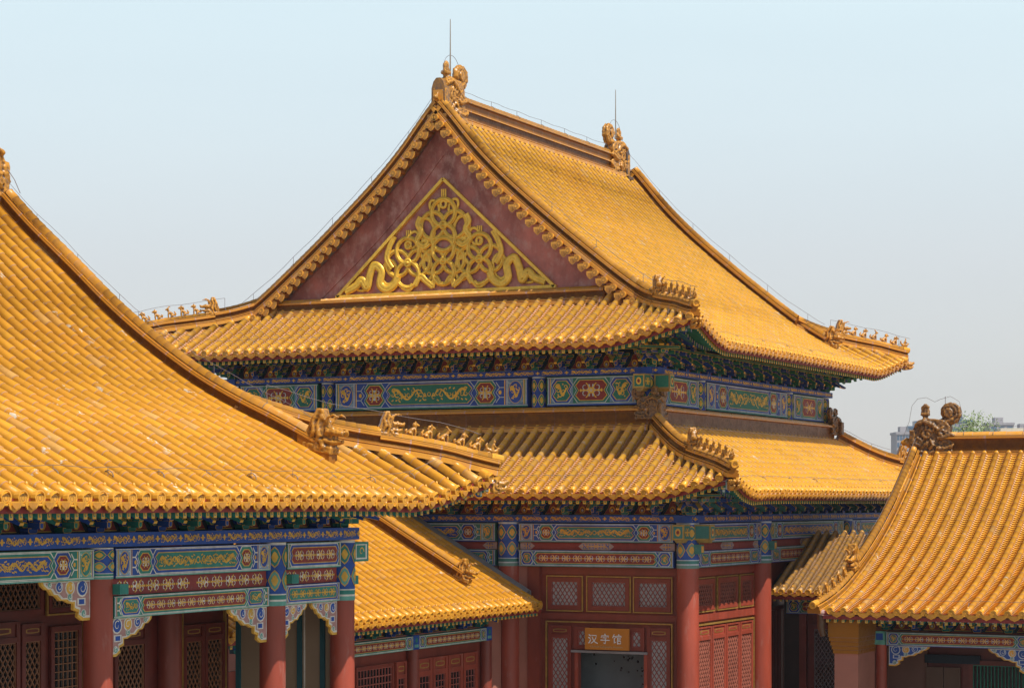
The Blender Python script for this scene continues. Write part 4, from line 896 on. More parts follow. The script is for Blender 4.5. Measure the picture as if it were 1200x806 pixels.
def rake(parent, X_of, z_of, Y0, Y1, u0, u1, name='rake_tiles', board=None, pitch=0.335):
    """short tiles that hang over the gable edge, seen end on. Y0 ridge side, Y1 outer face"""
    mb = MB(); pts = resample([Vector((X_of(u), 0, z_of(abs(u)))) for u in np.linspace(u0, u1, 60)], pitch); yo = 1 if Y1 > Y0 else -1
    for i, p in enumerate(pts[1:], 1):
        A = Vector((p.x, Y0, p.z - 0.02)); B = Vector((p.x, Y1, p.z - 0.06)); mb.tube([A, B], 0.078, T_RIDGE, 10)
        for r, d, m in ((0.090, 0.0, CAPM), (0.060, 0.010, CAPD), (0.036, 0.016, CAPM)):
            mb.face([B + Vector((r * math.cos(a), yo * (0.005 + d), r * math.sin(a))) for a in [2 * math.pi * j / 12 for j in range(12)]], m)
        mb.tube([B - Vector((0, yo * 0.04, 0)), B + Vector((0, yo * 0.004, 0))], 0.095, CAPM, 12)
        q = (pts[i - 1] + p) / 2; h = 0.17; w = 0.12
        for d, s_, m in ((0.0, 1.0, CAPM), (yo * 0.012, 0.62, CAPD)):
            mb.face([Vector((q.x + x * w * s_, Y1 - yo * 0.02 + d, q.z - 0.16 + y * h * s_ - (0.035 if s_ < 1 else 0))) for x, y in ((-1, 0.3), (1, 0.3), (0.95, -0.3), (0.6, -0.7), (0, -1), (-0.6, -0.7), (-0.95, -0.3))], m)
        mb.tube([Vector((q.x, Y0, q.z - 0.10)), Vector((q.x, Y1 - yo * .03, q.z - 0.14))], 0.10, T_PAN, 6)
    return mb.build(name, parent)

# ================================================================== MAIN HALL
Cx, Cy = -20.01, 50.35; Ux, Uy = -21.84, 52.18; WX, WY = 12.93, 14.5; LX, LY = 16.6, 18.16
parent_pal = PAL_MAIN
H = empty('palace_hall', (Cx - LX / 2, Cy + LY / 2, GZ), 'large double-eaved hall with gilded triangular gable, tallest building in the middle', 'palace hall')
zU = pchip([u - 6.465 for u in (0.0, 0.3, 0.9, 1.8, 2.7, 3.4, 4.0, 4.9, 5.5, 6.0, 7.2, 8.415)], [10.78, 10.44, 9.72, 8.80, 8.00, 7.41, 6.92, 6.21, 5.75, 5.41, 4.70, 4.10])
zL = curve([-1.55, -0.35, 0.6, 1.55], [1.98, 1.22, 0.70, 0.22], 3)
US_R = Side((Ux, Uy), (0, 1), (1, 0), zU, 1.95, -6.42, 0, 0, 0, WY, L=0.58, gable=0.38)
US_F = Side((Ux, Uy), (-1, 0), (0, -1), zU, 1.95, -0.72, 0, 0, 0, WX, L=0.58)
US_L = Side((Ux - WX, Uy), (0, 1), (-1, 0), zU, 1.95, -6.42, 0, 0, 0, WY, L=0.58, gable=0.38)
US_B = Side((Ux, Uy + WY), (-1, 0), (0, 1), zU, 1.95, -0.72, 0, 0, 0, WX, L=0.58)
LS_F = Side((Cx, Cy), (-1, 0), (0, -1), zL, 1.55, -1.55, 0, 0, 0, LX, L=0.56, E=0.42)
LS_R = Side((Cx, Cy), (0, 1), (1, 0), zL, 1.55, -1.55, 0, 0, 0, LY, L=0.56, E=0.42)
LS_L = Side((Cx - LX, Cy), (0, 1), (-1, 0), zL, 1.55, -1.55, 0, 0, 0, LY, L=0.56, E=0.42)
LS_B = Side((Cx, Cy + LY), (-1, 0), (0, 1), zL, 1.55, -1.55, 0, 0, 0, LX, L=0.56, E=0.42)
for sd, nm in ((US_R, 'roof_slope'), (US_F, 'gable_skirt_roof'), (LS_F, 'lower_roof_slope'), (LS_R, 'lower_roof_slope')):
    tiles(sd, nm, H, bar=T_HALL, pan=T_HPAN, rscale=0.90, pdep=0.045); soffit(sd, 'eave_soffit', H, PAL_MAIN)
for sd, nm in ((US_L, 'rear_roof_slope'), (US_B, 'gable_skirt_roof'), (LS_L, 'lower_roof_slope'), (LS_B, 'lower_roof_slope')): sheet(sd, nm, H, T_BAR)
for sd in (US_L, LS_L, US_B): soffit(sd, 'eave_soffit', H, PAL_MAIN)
# boards right under the tiles so that no light leaks through
for sd in (US_R, US_F, LS_F, LS_R): sheet(sd, 'roof_boarding', H, FILL, dz=-0.085)
Xr = Ux - WX / 2; Yg = Uy + 0.76; YgB = Uy + WY - 0.76; RW = WX / 2
uz = lambda u: zU(u - RW)
# rake ridges (vertical ridges), both gables, both slopes
for yc, near in ((Uy + 0.46, True), (Uy + WY - 0.46, False)):
    for sx in (1, -1):
        us = np.linspace(-0.12, RW + 0.22, 36); pts = [Vector((Xr + sx * u, yc, uz(u) - 0.01)) for u in us]
        ridge(pts, 'vertical_ridge', H, h=0.39, w=0.17, cap=0.10, endcap=False)
        place(HEAD, 'dragon_head', H, along((Xr + sx * (RW + 0.40), yc, uz(RW + 0.40) + 0.12), (sx, 0), 1.0, 0.25))
        if sx > 0 or near: wire([p + Vector((0, 0, 0)) for p in pts], 'lightning_wire', H, off=0.2, crest=0.50)
rake(H, lambda u: Xr + u, lambda u: uz(u) - 0.10, Yg - 0.28, Yg - 0.62, -(RW - 0.25), -0.02); rake(H, lambda u: Xr + u, lambda u: uz(u) - 0.10, Yg - 0.28, Yg - 0.62, RW - 0.25, 0.02)
# pediment: wall, bargeboards, gilded relief, ledge
def prof(u0, u1, drop, n=24): return [(u, uz(abs(u)) - drop) for u in np.linspace(u0, u1, n)]
PF = Fr((Xr, Yg), (1, 0), (0, -1)); mb = MB()
top = [(-5.95, 5.2)] + prof(-5.95, 5.95, 0.15, 49) + [(5.95, 5.2)]
mb.prism(PF, [(u, v) for u, v in reversed(top)], -0.35, 0.0, PEDW); PED = mb.build('pediment', H)
for s in (-1, 1):
    mb = MB(); us = np.linspace(0.0, 5.9, 30); rr = []
    for u in us:
        z = uz(u); rr.append([PF(s * u, z - 0.22, 0.0), PF(s * u, z - 0.22, 0.035), PF(s * u, z - 1.12, 0.035), PF(s * u, z - 1.12, 0.0)])
    mb.grid(rr, PEDW, smooth=False); mb.build('bargeboard', H)
B0 = 5.84; AH = 3.14; BW = 3.42
mb = MB(); mb.box(PF, -5.0, 5.0, 5.2, 5.70, 0.0, 0.06, PEDW)
gl = MB()
def gtube(pts, r, lift=0.06, n=8, flat=0.6): gl.tube([PF(u, v, lift) for u, v in pts], r, GILT, n, flat=flat, up=PF.n)
for a, b in (((-BW, B0), (0, B0 + AH)), ((0, B0 + AH), (BW, B0)), ((-BW - .05, B0), (BW + .05, B0))): 
    d = Vector((b[0] - a[0], b[1] - a[1])); L = d.length; nx, ny = -d.y / L * 0.042, d.x / L * 0.042
    gl.prism(PF, [(a[0] - nx, a[1] - ny), (b[0] - nx, b[1] - ny), (b[0] + nx, b[1] + ny), (a[0] + nx, a[1] + ny)], 0.0, 0.12, GILT)
def ell(cu, cv, ru, rv, rot=0.0, n=28, a0=0, a1=2 * math.pi):
    out = []
    for i in range(n + 1):
        a = a0 + (a1 - a0) * i / n; x, y = ru * math.cos(a), rv * math.sin(a); out.append((cu + x * math.cos(rot) - y * math.sin(rot), cv + x * math.sin(rot) + y * math.cos(rot)))
    return out
def knot(cu, cv, r):
    for k in range(4):
        a = k * math.pi / 2; gtube(ell(cu + r * 0.56 * math.cos(a), cv + r * 0.56 * math.sin(a), r * 0.60, r * 0.60), 0.070, 0.05 + 0.025 * (k % 2), flat=0.34)
        gtube(ell(cu + r * 0.56 * math.cos(a), cv + r * 0.56 * math.sin(a), r * 0.60, r * 0.60), 0.030, 0.075 + 0.025 * (k % 2), flat=0.5)
    gtube(ell(cu, cv, r * 0.16, r * 0.16, n=12), 0.04, 0.09); gl.ball(PF(cu, cv, 0.09), (0.05, 0.05, 0.05), GILT)
knot(0, B0 + 1.86, 0.62); knot(-1.13, B0 + 0.86, 0.60); knot(1.13, B0 + 0.86, 0.60); knot(0, B0 + 0.86, 0.56)
for s in (-1, 1):
    gtube(ell(s * 0.30, B0 + 2.38, 0.13, 0.20, -s * 0.5), 0.045, 0.04, flat=0.4); gtube(ell(s * 0.98, B0 + 1.50, 0.16, 0.24, s * 0.4), 0.045, 0.04, flat=0.4); gtube(ell(s * 2.62, B0 + 0.24, 0.22, 0.09, 0), 0.04, 0.03, flat=0.4)
    gtube(ell(s * 0.57, B0 + 0.62, 0.22, 0.30), 0.055, 0.045, flat=0.34); gtube(ell(s * 0.57, B0 + 1.22, 0.20, 0.26), 0.055, 0.045, flat=0.34); gtube(ell(s * 1.75, B0 + 0.62, 0.22, 0.34, s * 0.2), 0.055, 0.04, flat=0.34)
    gtube(ell(s * 0.55, B0 + 1.75, 0.24, 0.34, -s * 0.2), 0.06, 0.04, flat=0.34)
for u, v in ((0, B0 + 2.86), (-1.12, B0 + 1.78), (1.12, B0 + 1.78)):
    for du in (-0.06, 0.0, 0.06): gtube([(u + du, v), (u + du, v - 0.33)], 0.024, 0.05)
    gtube(ell(u, v - 0.42, 0.09, 0.10, n=14), 0.045, 0.07)
def ribbon(pts, r=0.075):
    P = [Vector((x, y)) for x, y in pts]; out = []
    for i in range(len(P) - 1):
        p0, p1, p2, p3 = P[max(i - 1, 0)], P[i], P[i + 1], P[min(i + 2, len(P) - 1)]
        for j in range(8):
            t = j / 8; q = 0.5 * ((2 * p1) + (-p0 + p2) * t + (2 * p0 - 5 * p1 + 4 * p2 - p3) * t * t + (-p0 + 3 * p1 - 3 * p2 + p3) * t ** 3); out.append((q.x, q.y))
    for off in (-0.035, 0.035):
        oo = []
        for i, (x, y) in enumerate(out):
            x0, y0 = out[max(i - 1, 0)]; x1, y1 = out[min(i + 1, len(out) - 1)]; d = math.hypot(x1 - x0, y1 - y0) or 1
            oo.append((x - (y1 - y0) / d * off, y + (x1 - x0) / d * off))
        gtube(oo, r * 0.76, 0.05 + abs(off), 7, 0.5)
for s in (-1, 1):
    ribbon([(s * 3.15, B0 + 0.14), (s * 2.82, B0 + 0.27), (s * 2.62, B0 + 0.44), (s * 2.45, B0 + 0.22), (s * 2.36, B0 + 0.55), (s * 2.20, B0 + 0.84), (s * 1.98, B0 + 0.66), (s * 2.02, B0 + 0.30), (s * 1.80, B0 + 0.14), (s * 1.55, B0 + 0.28), (s * 1.45, B0 + 0.50)], 0.115)
    ribbon([(s * 0.72, B0 + 2.12), (s * 0.80, B0 + 1.92), (s * 0.70, B0 + 1.70), (s * 0.84, B0 + 1.45), (s * 0.62, B0 + 1.28), (s * 0.42, B0 + 1.40)], 0.075)
    ribbon([(s * 1.55, B0 + 1.62), (s * 1.72, B0 + 1.32), (s * 1.80, B0 + 1.0), (s * 1.62, B0 + 0.7)], 0.07)
    ribbon([(s * 0.9, B0 + 0.22), (s * 0.72, B0 + 0.46), (s * 0.52, B0 + 0.30), (s * 0.3, B0 + 0.14)], 0.07); ribbon([(s * 0.35, B0 + 0.14), (s * 0.24, B0 + 0.40), (s * 0.1, B0 + 0.22)], 0.06)
    ribbon([(s * 1.3, B0 + 0.20), (s * 1.1, B0 + 0.12), (s * 0.95, B0 + 0.25)], 0.06)
gl.build('gilded_relief', PED)
mb.build('pediment_plinth', H)
ridge([Vector((Xr - 5.25, Yg - 0.22, 5.37)), Vector((Xr + 5.0, Yg - 0.22, 5.37))], 'pediment_ledge', H, h=0.42, w=0.17, cap=0.06, tl=0.8, endcap=False)
# main ridge, ridge-end dragons, rods
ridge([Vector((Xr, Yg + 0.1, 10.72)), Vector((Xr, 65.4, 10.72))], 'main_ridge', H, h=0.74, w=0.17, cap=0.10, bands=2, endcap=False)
wire([Vector((Xr, Yg + 1.2, 11.46)), Vector((Xr, 64.2, 11.46))], 'lightning_wire', H, off=0.14)
for y, d in ((Yg + 0.32, 1), (64.85, -1)):
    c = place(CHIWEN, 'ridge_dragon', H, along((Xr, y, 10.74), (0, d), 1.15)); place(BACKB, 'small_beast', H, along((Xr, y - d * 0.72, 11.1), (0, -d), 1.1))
    mb = MB(); mb.tube([(Xr, y + d * 0.02, 11.9), (Xr, y + d * 0.02, 13.5)], [0.022, 0.010], RODM, 6); mb.build('lightning_rod', H)
    mb = MB(); mb.tube([(Xr, y - d * .55, 11.9)] + [(Xr, y + d * (0.1 + 0.5 * math.cos(a)), 12.0 + 0.5 * math.sin(a)) for a in np.linspace(math.pi, 0, 14)] + [(Xr, y + d * 0.75, 11.6)], 0.007, METAL, 5); mb.build('lightning_wire', H)
    mb = MB(); fr = Fr((Xr, y - d * 0.66), (1, 0), (0, -d)); mb.box(fr, -0.26, 0.26, 10.30, 10.72, -0.3, 0.08, T_WEB); mb.box(fr, -0.30, 0.30, 10.62, 10.72, -0.3, 0.12, GLAZE); mb.prism(fr, [(-0.21, 10.70), (0.21, 10.70), (0.21, 11.45), (0.15, 11.64), (0.06, 11.74), (-0.06, 11.74), (-0.15, 11.64), (-0.21, 11.45)], -0.25, 0.04, DARKG); mb.box(fr, -0.15, 0.15, 10.78, 11.4, 0.04, 0.06, T_RIDGE); mb.build('dragon_plinth', H)
# hips
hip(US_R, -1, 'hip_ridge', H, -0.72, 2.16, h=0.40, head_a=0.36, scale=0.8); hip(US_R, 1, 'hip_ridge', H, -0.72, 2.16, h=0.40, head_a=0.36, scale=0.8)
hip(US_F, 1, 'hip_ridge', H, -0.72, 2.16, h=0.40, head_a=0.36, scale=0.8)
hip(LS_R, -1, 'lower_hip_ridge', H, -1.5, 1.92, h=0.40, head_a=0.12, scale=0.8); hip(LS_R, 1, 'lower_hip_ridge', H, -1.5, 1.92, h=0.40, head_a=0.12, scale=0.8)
for sd, sg in ((US_R, 1), (US_F, 1), (US_R, -1), (LS_R, 1)):
    c = sd.sB if sg > 0 else sd.sA
    wire([sd.P(c + sg * a, a, 0.0) for a in np.linspace(0.2 if sd is not LS_R else -1.4, 2.3, 8)], 'lightning_wire', H, off=0.10 if sd is LS_R else 0.28, crest=0.42, every=3)
for sd in (US_F, LS_F, US_R, LS_R): wire([sd.P(t, sd.qe(t) - 0.62, 0.10) for t in np.linspace(-1.2, (LX if sd is LS_F else WX if sd is US_F else WY) + 1.2, 40)], 'lightning_wire', H, off=0.05, every=5, r=0.006)
# band ridge round the foot of the upper storey, with corner dragons
k = 0.24
ridge([Vector((Ux - WX - k, Uy - k, 1.92)), Vector((Ux + k, Uy - k, 1.92))], 'band_ridge', H, h=0.60, w=0.17, cap=0.045, tl=0.62, endcap=False)
ridge([Vector((Ux + k, Uy - k + .03, 1.92)), Vector((Ux + k, Uy + WY + k, 1.92))], 'band_ridge', H, h=0.60, w=0.17, cap=0.045, tl=0.62, endcap=False)
for (x, y, d) in ((Ux + 0.16, Uy - 0.32, (-1, 0)), (Ux + 0.32, Uy - 0.10, (0, 1)), (Ux + 0.34, Uy + WY + 0.05, (0, -1)), (Ux + .2, Uy + WY + .34, (-1, 0))):
    place(CHIWEN_DARK, 'corner_dragon', H, along((x, y, 2.18), d, 0.62))
# storeys
def storey(fr, cols, pal, zs, parent, r, nbr, seedb, lower):
    zb0, zb1, zr0, zr1, zs0, zs1, zp0, zp1 = zs
    lo, hi = min(cols), max(cols)
    cloud_strip('plate_beam', parent, fr, lo - 0.35, hi + 0.35, zp0, zp1, -0.25, 0.22, pal, spc=0.82, seed=seedb, fig='gold')
    for i in range(len(cols) - 1):
        a, b = cols[i], cols[i + 1]; W = b - a; a1, b1 = a + r + 0.07, b - r - 0.07
        painted_beam('painted_beam', parent, fr, a1, b1, zb0, zb1, -0.2, 0.13, pal, 'long' if W > 4.6 else 'short', swap=(i % 2 == 1) == lower, seed=seedb + i)
        if lower:
            red_strip('red_board', parent, fr, a1, b1, zr0, zr1, -0.2, 0.03, pal, seed=seedb + i, scrolls=False)
            painted_beam('small_painted_beam', parent, fr, a1, b1, zs0, zs1, -0.2, 0.12, pal, 'short' if W < 5.3 else 'low', swap=(i % 2 == 1), seed=seedb + 9 + i)
    brackets(parent, fr, lo, hi, zp1, 0.0, nbr, pal)
ZU = (2.56, 3.33, 0, 0, 0, 0, 3.35, 3.52); ZLo = (-1.03, -0.55, -1.23, -1.04, -1.66, -1.24, -0.52, -0.33)
UF = Fr((Ux, Uy), (1, 0), (0, -1)); UR = Fr((Ux, Uy), (0, 1), (1, 0)); LF = Fr((Cx, Cy), (1, 0), (0, -1)); LR = Fr((Cx, Cy), (0, 1), (1, 0))
storey(UF, [-12.93, -9.76, -3.17, 0], PAL_MAIN, ZU, H, 0.22, 16, 3, False); storey(UR, [0, 3.55, 10.95, 14.5], PAL_MAIN, ZU, H, 0.22, 18, 13, False)
storey(LF, [-16.6, -11.55, -5.0, 0], PAL_FADE, ZLo, H, 0.27, 20, 23, True); storey(LR, [0, 5.4, 12.7, 18.1], PAL_FADE, ZLo, H, 0.27, 22, 33, True)
brackets(H, Fr((Ux - WX, Uy), (0, -1), (-1, 0)), -4.6, 0, 3.52, 0.0, 5, PAL_MAIN)
brackets(H, Fr((Cx - LX, Cy), (0, -1), (-1, 0)), -3.3, 0, -0.33, 0.0, 4, PAL_MAIN)
UL = Fr((Ux - WX, Uy), (0, -1), (-1, 0)); painted_beam('painted_beam', H, UL, -3.3, -0.3, 2.56, 3.33, -0.2, 0.13, PAL_MAIN, 'short', seed=44); cloud_strip('plate_beam', H, UL, -5, 0.3, 3.352, 3.518, -0.2, 0.21, PAL_MAIN, seed=45)
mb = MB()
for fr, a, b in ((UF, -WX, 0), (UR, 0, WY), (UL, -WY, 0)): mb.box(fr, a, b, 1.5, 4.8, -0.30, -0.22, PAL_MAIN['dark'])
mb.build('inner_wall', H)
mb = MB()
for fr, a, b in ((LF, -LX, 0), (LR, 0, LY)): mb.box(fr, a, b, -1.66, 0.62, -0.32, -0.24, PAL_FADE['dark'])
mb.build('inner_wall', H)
for (x, y) in ((0, 0), (-3.17, 0), (-9.76, 0), (0, 3.55), (0, 10.95), (0, 14.5)): column_head('painted_column_top', H, (Ux + x, Uy + y), 0.20, 2.3, 3.35, PAL_MAIN)
for (x, y) in ((0, 0), (-5.0, 0), (-11.55, 0), (0, 5.4), (0, 12.7)):
    c = MB(); c.cyl((Cx + x, Cy + y), 0.29, GZ, -1.66, COLM, 32, 0.275); c.build('column', H)
    column_head('painted_column_top', H, (Cx + x, Cy + y), 0.285, -1.66, -0.52, PAL_FADE)
DULLG = mat('dull_gilt_block', (0.36, 0.24, 0.06), 0.5, 0.3, 9)
def nosebox(fr, u0, u1, v0, v1, w0, w1, pal, parent):
    mb = MB(); mb.box(fr, u0, u1, v0, v1, w0, w1, DULLG); p = Paint(mb, fr, pal, w1); p.rect(u0 + .02, v0 + .03, u1 - .02, v1 - .03, 'gold', 1); p.rect(u0 + .035, v0 + .045, u1 - .035, v1 - .045, 'green', 2); p.ell((u0 + u1) / 2, (v0 + v1) / 2, .075, .10, 'gold', 3, 10); p.ell((u0 + u1) / 2, (v0 + v1) / 2, .04, .05, 'red', 4, 10)
    sd_ = Fr(fr(0, 0, 0).xy, fr.n.xy, fr.a.xy); p = Paint(mb, sd_, pal, u1); p.rect(w0 + .05, v0 + .04, w1 - .03, v1 - .04, 'green', 1); p.scroll(w0 + .06, w1 - .04, v0 + .06, v1 - .06, 'gold', 'gold', 2); p = Paint(mb, sd_, pal, u0 - .01); p.rect(w0 + .05, v0 + .04, w1 - .03, v1 - .04, 'green', 0)
    mb.prism(fr, [(u0 + .04, v0), (u0 + .1, v0 - .07), (u1 - .1, v0 - .07), (u1 - .04, v0)], w0 + .05, w1 - .04, DULLG); return mb.build('beam_nose', parent)
for F1, F2, v0, v1, pal in ((UF, UR, 2.95, 3.33, PAL_MAIN), (LF, LR, -0.95, -0.56, PAL_FADE)):
    nosebox(F1, -0.16, 0.16, v0, v1, 0.22, 0.66, pal, H); nosebox(F2, -0.16, 0.16, v0, v1, 0.22, 0.66, pal, H)
for x in (-0.20, 5.25): 
    mb = MB(); mb.box(LR, x + 0.02, x + 0.24, -1.30, -1.06, 0.2, 0.42, PAL_FADE['green']); Paint(mb, LR, PAL_FADE, 0.42).rect(x + 0.05, -1.26, x + 0.21, -1.10, 'gold'); mb.build('beam_nose', H)
# lower walls, front: timber with transoms and the open door
mb = MB(); w0, w1 = -0.26, -0.15
mb.box(LF, -4.42, -3.06, GZ, -1.66, w0, w1, TIMB); mb.box(LF, -1.22, 0, GZ, -1.66, w0, w1, TIMB); mb.box(LF, -3.06, -1.22, -3.86, -1.66, w0, w1, TIMB)
mb.box(LF, -4.46, -4.12, GZ, -1.66, w1, 0.02, TIMB); mb.box(LF, -4.12, -0.2, -1.86, -1.66, w1, -0.09, TIMB); mb.box(LF, -4.12, -0.2, -3.02, -2.86, w1, -0.10, TIMB)
mb.box(LF, -3.15, -3.06, GZ, -3.86, w1, -0.06, COLM); mb.box(LF, -1.22, -1.13, GZ, -3.86, w1, -0.06, COLM)
mb.build('timber_wall', H)
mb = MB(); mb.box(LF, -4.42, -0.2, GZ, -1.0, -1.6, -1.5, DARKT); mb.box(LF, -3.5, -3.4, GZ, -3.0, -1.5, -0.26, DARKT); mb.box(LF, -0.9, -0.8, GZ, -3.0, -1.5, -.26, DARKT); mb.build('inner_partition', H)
for a, b in ((-3.93, -2.98), (-2.79, -1.64), (-1.49, -0.50)): window('transom_window', H, LF, a, b, -2.77, -1.94, -0.11, TIMB, LATT, PAPER, GOLDL, fw=0.10, pitch=0.125, bw=0.018)
mb = MB()
for (a, b, c, d) in ((-3.99, -3.955, GZ, -3.10), (-0.485, -0.45, GZ, -3.10), (-3.99, -0.45, -3.10, -3.065)): mb.box(LF, a, b, c, d, -0.15, -0.08, GOLDL)
mb.box(LF, -3.24, -1.12, -3.86, -3.80, -0.15, -0.02, GREYM); mb.build('door_surround', H)
for a, b in ((-3.90, -3.26), (-1.14, -0.51)): window('door_leaf', H, LF, a, b, -6.2, -3.18, -0.10, TIMB, LATT, PAPER, GOLDL if False else None, fw=0.09, pitch=0.125, panel_h=0.22, bw=0.018)
for a, b in ((-3.17, -2.72), (-1.66, -1.22)): window('transom_window', H, LF, a, b, -3.78, -3.19, -0.11, TIMB, LATT, PAPER, None, fw=0.10, pitch=0.125, bw=0.018)
# masonry left of the door bay
mb = MB(); mb.box(LF, -16.4, -5.35, GZ, -1.66, -0.3, 0.0, MASON); mb.box(LF, -4.75, -4.47, GZ, -1.66, -0.3, -0.02, MASON); mb.build('masonry_wall', H)
# lower walls, right side
mb = MB(); mb.box(LR, 0, 5.3, GZ, -1.66, -0.26, -0.17, TIMB); mb.box(LR, 0.2, 5.2, -1.90, -1.66, -0.17, -0.10, COLM); mb.box(LR, 0.2, 5.2, -3.06, -2.88, -0.17, -0.10, COLM); mb.box(LR, 0.2, 0.55, GZ, -3.06, -0.17, -0.10, COLM)
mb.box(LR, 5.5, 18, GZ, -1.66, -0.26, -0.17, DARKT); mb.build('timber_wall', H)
for a, b in ((0.75, 2.14), (2.40, 3.84), (4.08, 5.06)): window('transom_window', H, LR, a, b, -2.78, -1.98, -0.12, COLM, LATS, HOLE, GOLDL, fw=0.12, pitch=0.135, bw=0.026)
for i in range(4):
    a = 0.92 + 1.035 * i; window('lattice_door', H, LR, a, a + 1.0, -6.2, -3.20, -0.12, COLM, LATS, HOLE, None, fw=0.10, pitch=0.14, panel_h=0.24, bw=0.028)
mb = MB(); mb.box(LR, 0.8, 5.12, -3.16, -3.12, -0.17, -0.09, GOLDL); mb.box(LR, 5.08, 5.12, GZ, -3.16, -0.17, -0.09, GOLDL); mb.build('door_surround', H)
window('louvred_window', H, LR, 5.9, 8.0, -6.5, -2.9, -0.12, DARKT, TIMB, DGLASS, None, fw=0.1, pitch=0.12, kind='bars')

# sign over the door: a thing hung on the hall
S = empty('signboard', LF(-2.2, -3.76, 0.02), 'orange signboard with three white Chinese characters over the open door', 'signboard')
mb = MB(); mb.box(LF, -2.81, -1.59, -3.765, -3.215, -0.02, 0.05, BOARDM); mb.build('board', S)
def strokes(chars, u0, v0, s, w):
    mb = MB(); n = 0
    for ci, ch in enumerate(chars):
        for (pts, wd) in ch:
            P = [(u0 + ci * s * 1.36 + x * s, v0 + y * s) for x, y in pts]; n += 1
            p = Paint(mb, LF, {'w': WHITEP}, w + n * 0.0004); p.rib(P, wd * s, 'w', 1)
            for (x, y) in (P[0], P[-1]): p.ell(x, y, wd * s * .5, wd * s * .5, 'w', 1, 8)
    return mb
t = 0.095
HAN = [([(0.05, 0.90), (0.20, 0.80)], t * 1.3), ([(0.0, 0.62), (0.15, 0.54)], t * 1.3), ([(0.0, 0.06), (0.10, 0.14), (0.22, 0.40)], t * 1.3), ([(0.34, 0.84), (0.88, 0.84), (0.80, 0.55), (0.62, 0.28), (0.28, 0.02)], t), ([(0.40, 0.66), (0.55, 0.36), (0.74, 0.14), (1.0, 0.03)], t * 1.2)]
ZI = [([(0.48, 1.0), (0.54, 0.88)], t * 1.3), ([(0.08, 0.66), (0.10, 0.82), (0.92, 0.82), (0.86, 0.68)], t), ([(0.26, 0.63), (0.72, 0.63), (0.52, 0.50)], t), ([(0.52, 0.50), (0.56, 0.30), (0.52, 0.02), (0.38, 0.08)], t * 1.1), ([(0.02, 0.38), (1.0, 0.38)], t)]
GUAN = [([(0.18, 0.98), (0.02, 0.66)], t), ([(0.14, 0.80), (0.40, 0.80), (0.32, 0.66)], t), ([(0.20, 0.62), (0.20, 0.08), (0.38, 0.22)], t * 1.1), ([(0.70, 1.0), (0.74, 0.90)], t * 1.2), ([(0.46, 0.70), (0.48, 0.84), (1.0, 0.84), (0.96, 0.72)], t), ([(0.58, 0.68), (0.58, 0.02)], t), ([(0.58, 0.66), (0.88, 0.66), (0.88, 0.46), (0.58, 0.46)], t), ([(0.58, 0.32), (0.92, 0.32), (0.92, 0.06), (0.58, 0.06)], t)]
strokes([HAN, ZI, GUAN], -2.70, -3.61, 0.245, 0.052).build('lettering', S)
fc = bpy.data.curves.new('english_line', 'FONT'); fc.body = 'Chinese Calligraphy Museum'; fc.size = 0.082; fc.extrude = 0.002
fo = bpy.data.objects.new('english_line', fc); COL.objects.link(fo); dgp = bpy.context.evaluated_depsgraph_get(); tm = bpy.data.meshes.new_from_object(fo.evaluated_get(dgp)); bpy.data.objects.remove(fo)
tm.materials.clear(); tm.materials.append(mat('pale_small_lettering', (0.62, 0.42, 0.2), 0.6, 0.05)); M = Matrix.Identity(4); p0 = LF(-2.66, -3.71, 0.055)
wd_ = max(v.co.x for v in tm.vertices); sx = 0.90 / wd_
for r_, vec_ in enumerate(((sx, 0, 0), (0, 0, -1), (0, 0.9, 0))):
    for c_ in range(3): M[r_][c_] = vec_[c_]
    M[r_][3] = p0[r_]
place(tm, 'small_lettering', S, M)
D = MB(); D.box(LF, -3.38, -0.92, GZ + 0.2, -3.3, -1.0, -0.95, SCREEN)
random.seed(11)
for i in range(26):
    u = -1.3 - abs(random.gauss(0, 0.6)); v = -3.95 - abs(random.gauss(0, 0.35)); u = max(u, -3.0)
    r = random.uniform(0.018, 0.034); D.face([LF(u + r * math.cos(a), v + r * math.sin(a), -0.945) for a in [2 * math.pi * j / 10 for j in range(10)]], DGLASS)
tag(D.build('display_board'), 'dark grey display board with black dots standing inside the open doorway', 'display board')

# ================================================================== LEFT HALL (near)
parent_pal = PAL_FRESH
X2, Y2 = -20.4, 34.16
LH = empty('side_hall', (X2 - 7, 25, GZ), 'nearest hall at the left with sweeping yellow roof and veranda of red columns', 'palace hall')
zB = pchip([-6.95, -6.63, -6.17, -5.12, -4.34, -3.53, -2.85, -2.2, -1.38, -0.65, 0.05, 0.95, 1.78], [5.82, 5.50, 5.07, 4.18, 3.50, 2.88, 2.42, 2.02, 1.60, 1.27, 0.93, 0.46, 0.02])
BR = Side((X2, Y2), (0, -1), (1, 0), zB, 1.78, -6.9, 0, 19.5, 0, None, L=0.60, E=0.40, gable=1.55)
BB = Side((X2, Y2), (-1, 0), (0, 1), zB, 1.78, -0.8, 0, 0, 0, 13.9, L=0.60, E=0.40)
BLs = Side((X2 - 13.9, Y2), (0, -1), (-1, 0), zB, 1.78, -6.9, 0, 19.5, 0, None, L=0.60, E=0.40, gable=1.55)
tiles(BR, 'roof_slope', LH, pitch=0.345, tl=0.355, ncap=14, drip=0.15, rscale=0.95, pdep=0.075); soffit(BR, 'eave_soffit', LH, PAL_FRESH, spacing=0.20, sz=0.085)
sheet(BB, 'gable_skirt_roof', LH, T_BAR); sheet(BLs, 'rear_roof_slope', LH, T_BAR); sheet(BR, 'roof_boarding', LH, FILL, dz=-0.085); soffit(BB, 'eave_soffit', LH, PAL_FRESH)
yc = Y2 - 1.42; us = np.linspace(-6.82, 0.28, 34); pts = [Vector((X2 + q, yc, zB(q) - 0.01)) for q in us]
